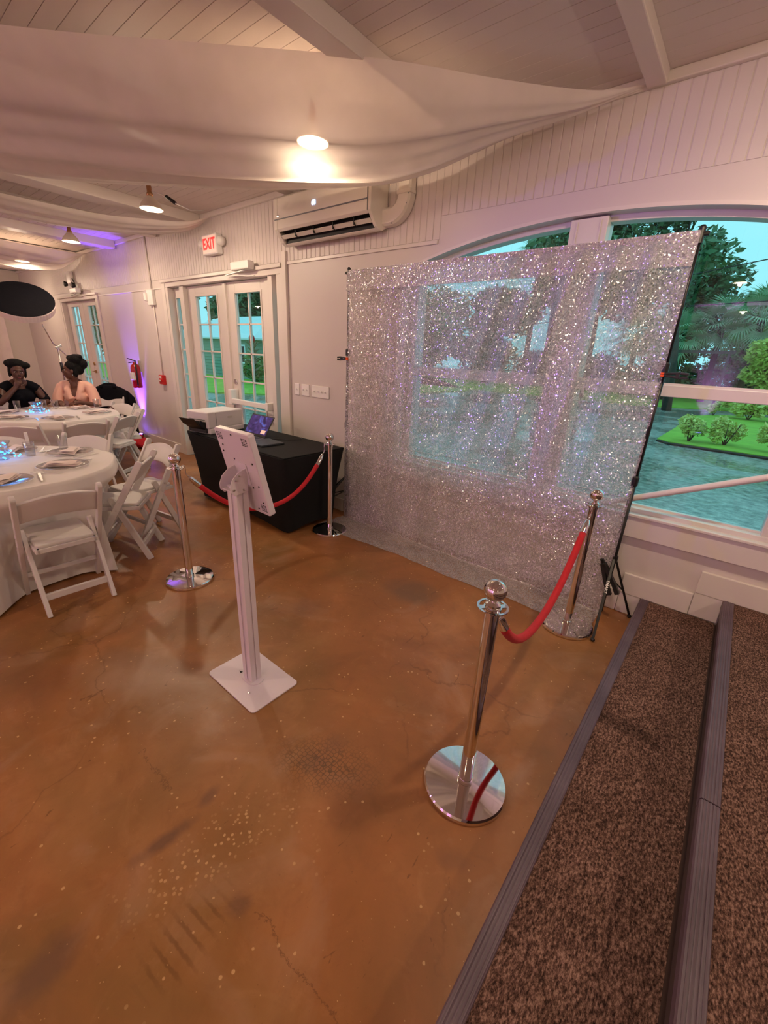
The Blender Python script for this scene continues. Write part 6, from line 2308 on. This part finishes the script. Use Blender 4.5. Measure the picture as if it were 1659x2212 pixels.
palm('fan palm with drooping fronds left of the wooden frame', (-3.9, 32.0), 3.6, 1.25, 1)
palm('fan palm in the middle of the window', (-1.9, 33.0), 4.3, 1.3, 2)
palm('fan palm at the right of the window behind the bright bush', (-0.2, 31.5), 4.5, 1.3, 3)
palm('tall fan palm whose tip shows above the curtain', (-12.6, 31.0), 8.6, 1.1, 4)
palm('fan palm hidden behind the right of the curtain', (-6.3, 33.5), 3.8, 1.3, 5)


# shrubs on the lawn island
def shrub(label, x, y, h, w_, n, mat, seed, size=0.055):
    rr = random.Random(seed)
    t = thing('island_shrub', label, 'shrub', (x, y, GZ + 0.05), group='shrubs on the lawn island')
    b = B()
    for k in range(7):
        a = rr.uniform(0, 6.28)
        b.tube([(0, 0, -0.03), (w_ * 0.3 * cos(a), w_ * 0.3 * sin(a), h * 0.4), (w_ * 0.55 * cos(a), w_ * 0.55 * sin(a), h * 0.8)], [0.018, 0.012, 0.006], 6)
    b.obj('stem', 'bark', t)
    cl = [((rr.uniform(-1, 1) * w_ * 0.55, rr.uniform(-1, 1) * w_ * 0.4, h * rr.uniform(0.35, 0.8)), (w_ * 0.36, w_ * 0.36, h * 0.28)) for _ in range(9)]
    o = leaf_cloud(cl, n, size, rr).obj('foliage', mat, t, weld=False)
    o['kind'] = 'stuff'


shrub('leafy pale green shrub at the left front of the lawn island', -0.80, 14.15, 0.66, 0.42, 1100, 'leaf_yellow', 31)
shrub('leafy shrub in the middle front of the lawn island', -0.02, 14.3, 0.72, 0.46, 1250, 'leaf_yellow', 32)
shrub('leafy shrub at the right front of the lawn island', 0.92, 14.0, 0.74, 0.44, 1250, 'leaf_yellow', 33)
shrub('small pale shrub at the back left of the lawn island', -0.75, 23.6, 0.65, 0.35, 500, 'leaf_yellow', 34)
shrub('wide pale shrub at the back of the lawn island', 0.45, 23.2, 1.0, 0.8, 1100, 'leaf_yellow', 35, 0.13)
shrub('pale shrub at the back right of the lawn island', 1.5, 23.0, 1.0, 0.8, 900, 'leaf_yellow', 36, 0.13)

# wooden frame on the far lawn
wf = thing('wooden_frame', 'weathered wooden post frame standing on the far grass', 'frame', (0, 27.0, GZ))
for x_ in (-3.55, -0.98):
    B().bar((x_, 0, 0.0), (x_ + 0.02, 0, 2.72), 0.11, 0.11, (0, 1, 0)).obj('post', 'post_wood', wf)
B().box(-3.75, -0.75, -0.06, 0.06, 2.66, 2.80).obj('crossbeam', 'post_wood', wf)
B().tube([(-4.4, 0.3, 1.9), (-3.0, 0.3, 1.86), (-1.0, 0.3, 1.9)], 0.012, 5).obj('wire', 'black_metal', wf)
for k, (x, z0, z1) in enumerate(((8.0, 6.1, 4.9), (6.0, 4.2, 4.1))):
    c = B().tube([(-14, 22 + k, z0 - 1.4), (-4, 21 + k, z1 - 0.2), (6.0, 20 + k, z0)], 0.018, 5).obj('utility_wire', 'black_metal')
    tag(c, ('upper overhead wire crossing the window sky', 'lower overhead wire crossing the trees')[k], 'wire')

# cottage
hs_ = thing('garden_cottage', 'green clapboard cottage with white metal roof beyond the near doors', 'cottage', (0, 0, GZ))
HX0, HX1, HY0, HY1, HE = -33.0, -22.9, 15.6, 21.0, 2.42
B().box(HX0, HX1, HY0, HY1, 0, HE).obj('wall', 'siding_green', hs_)
for k in range(12):
    z = 0.02 + k * 0.2
    B().prism([(0, 0), (-0.045, 0.0), (-0.012, 0.2), (0, 0.2)], HX0, HX1, lambda u, v, a: (a, HY0 + u, z + v)).obj('siding_board', 'siding_green', hs_)
    B().prism([(0, 0), (0.045, 0.0), (0.012, 0.2), (0, 0.2)], HY0, HY1, lambda u, v, a: (HX1 + u, a, z + v)).obj('siding_board', 'siding_green', hs_)
ov = 0.35
rf = B()
cx, cy = (HX0 + HX1) / 2, (HY0 + HY1) / 2
rv = [(HX0 - ov, HY0 - ov, HE), (HX1 + ov, HY0 - ov, HE), (HX1 + ov, HY1 + ov, HE), (HX0 - ov, HY1 + ov, HE), (HX0 + 2.0, cy, HE + 1.45), (HX1 - 2.0, cy, HE + 1.45)]
rv += [(x, y, z - 0.10) for x, y, z in rv[:4]]
rf.add(rv, [(0, 1, 5, 4), (1, 2, 5), (2, 3, 4, 5), (3, 0, 4), (0, 6, 7, 1), (1, 7, 8, 2), (2, 8, 9, 3), (3, 9, 6, 0), (6, 9, 8, 7)])
rf.obj('roof', 'roof_white', hs_)
wn = B()
wx = -24.35
wn.box(wx - 0.55, wx + 0.55, HY0 - 0.09, HY0 - 0.04, 0.95, 2.05)
wo = wn.obj('window', 'roof_white', hs_)
for i in range(2):
    for j in range(2):
        B().box(wx - 0.45 + i * 0.47, wx - 0.02 + i * 0.47, HY0 - 0.10, HY0 - 0.088, 1.05 + j * 0.48, 1.47 + j * 0.48).obj('pane', 'slot_dark', wo)
# flowering plant in front of it
ag = thing('flowering_agave', 'spiky pale-leaved plant with a red flower on the cottage lawn', 'plant', (-20.35, 13.7, GZ + 0.05))
rr = random.Random(5)
lm = B()
lm.add([(0, 0, 0), (0.25, 0.05, 0.05), (0.25, -0.05, 0.05), (0.6, 0, 0.02)], [(0, 1, 2), (1, 3, 2)])
lme = lm.mesh('leaf', weld=False)
lme.materials.append(MATS['agave_leaf'])
for k in range(110):
    o = bpy.data.objects.new('leaf', lme)
    COL.objects.link(o)
    o.parent = ag
    z = 0.15 + 1.85 * (k / 110)
    o.location = (0, 0, z)
    o.rotation_euler = (0, -radians(rr.uniform(5, 60)), k * 2.399)
    o.scale = (0.9 + 0.3 * rr.random(),) * 3
B().tube([(0, 0, -0.04), (0, 0, 2.0)], [0.10, 0.05], 8).obj('stem', 'bark', ag)
B().ellipsoid((0, 0, 2.25), (0.16, 0.16, 0.26), 10, 8).obj('flower', 'red_plastic', ag, smooth=True)
for k, (x, y, lb) in enumerate(((-18.9, 14.6, 'pale green plant beside the spiky plant'), (-17.6, 15.6, 'leafy green plant seen through the right sidelight'), (-21.9, 14.8, 'low plant at the cottage corner'))):
    rr = random.Random(80 + k)
    t = thing('garden_shrub', lb, 'shrub', (x, y, GZ + 0.04), group='garden shrubs near the cottage')
    cl = [((rr.uniform(-0.4, 0.4), rr.uniform(-0.4, 0.4), rr.uniform(0.3, 1.2)), (0.42, 0.42, 0.4)) for _ in range(6)]
    o = leaf_cloud(cl, 900, 0.14, rr).obj('foliage', ('leaf_mid', 'leaf_palm', 'leaf_mid')[k], t, weld=False)
    o['kind'] = 'stuff'
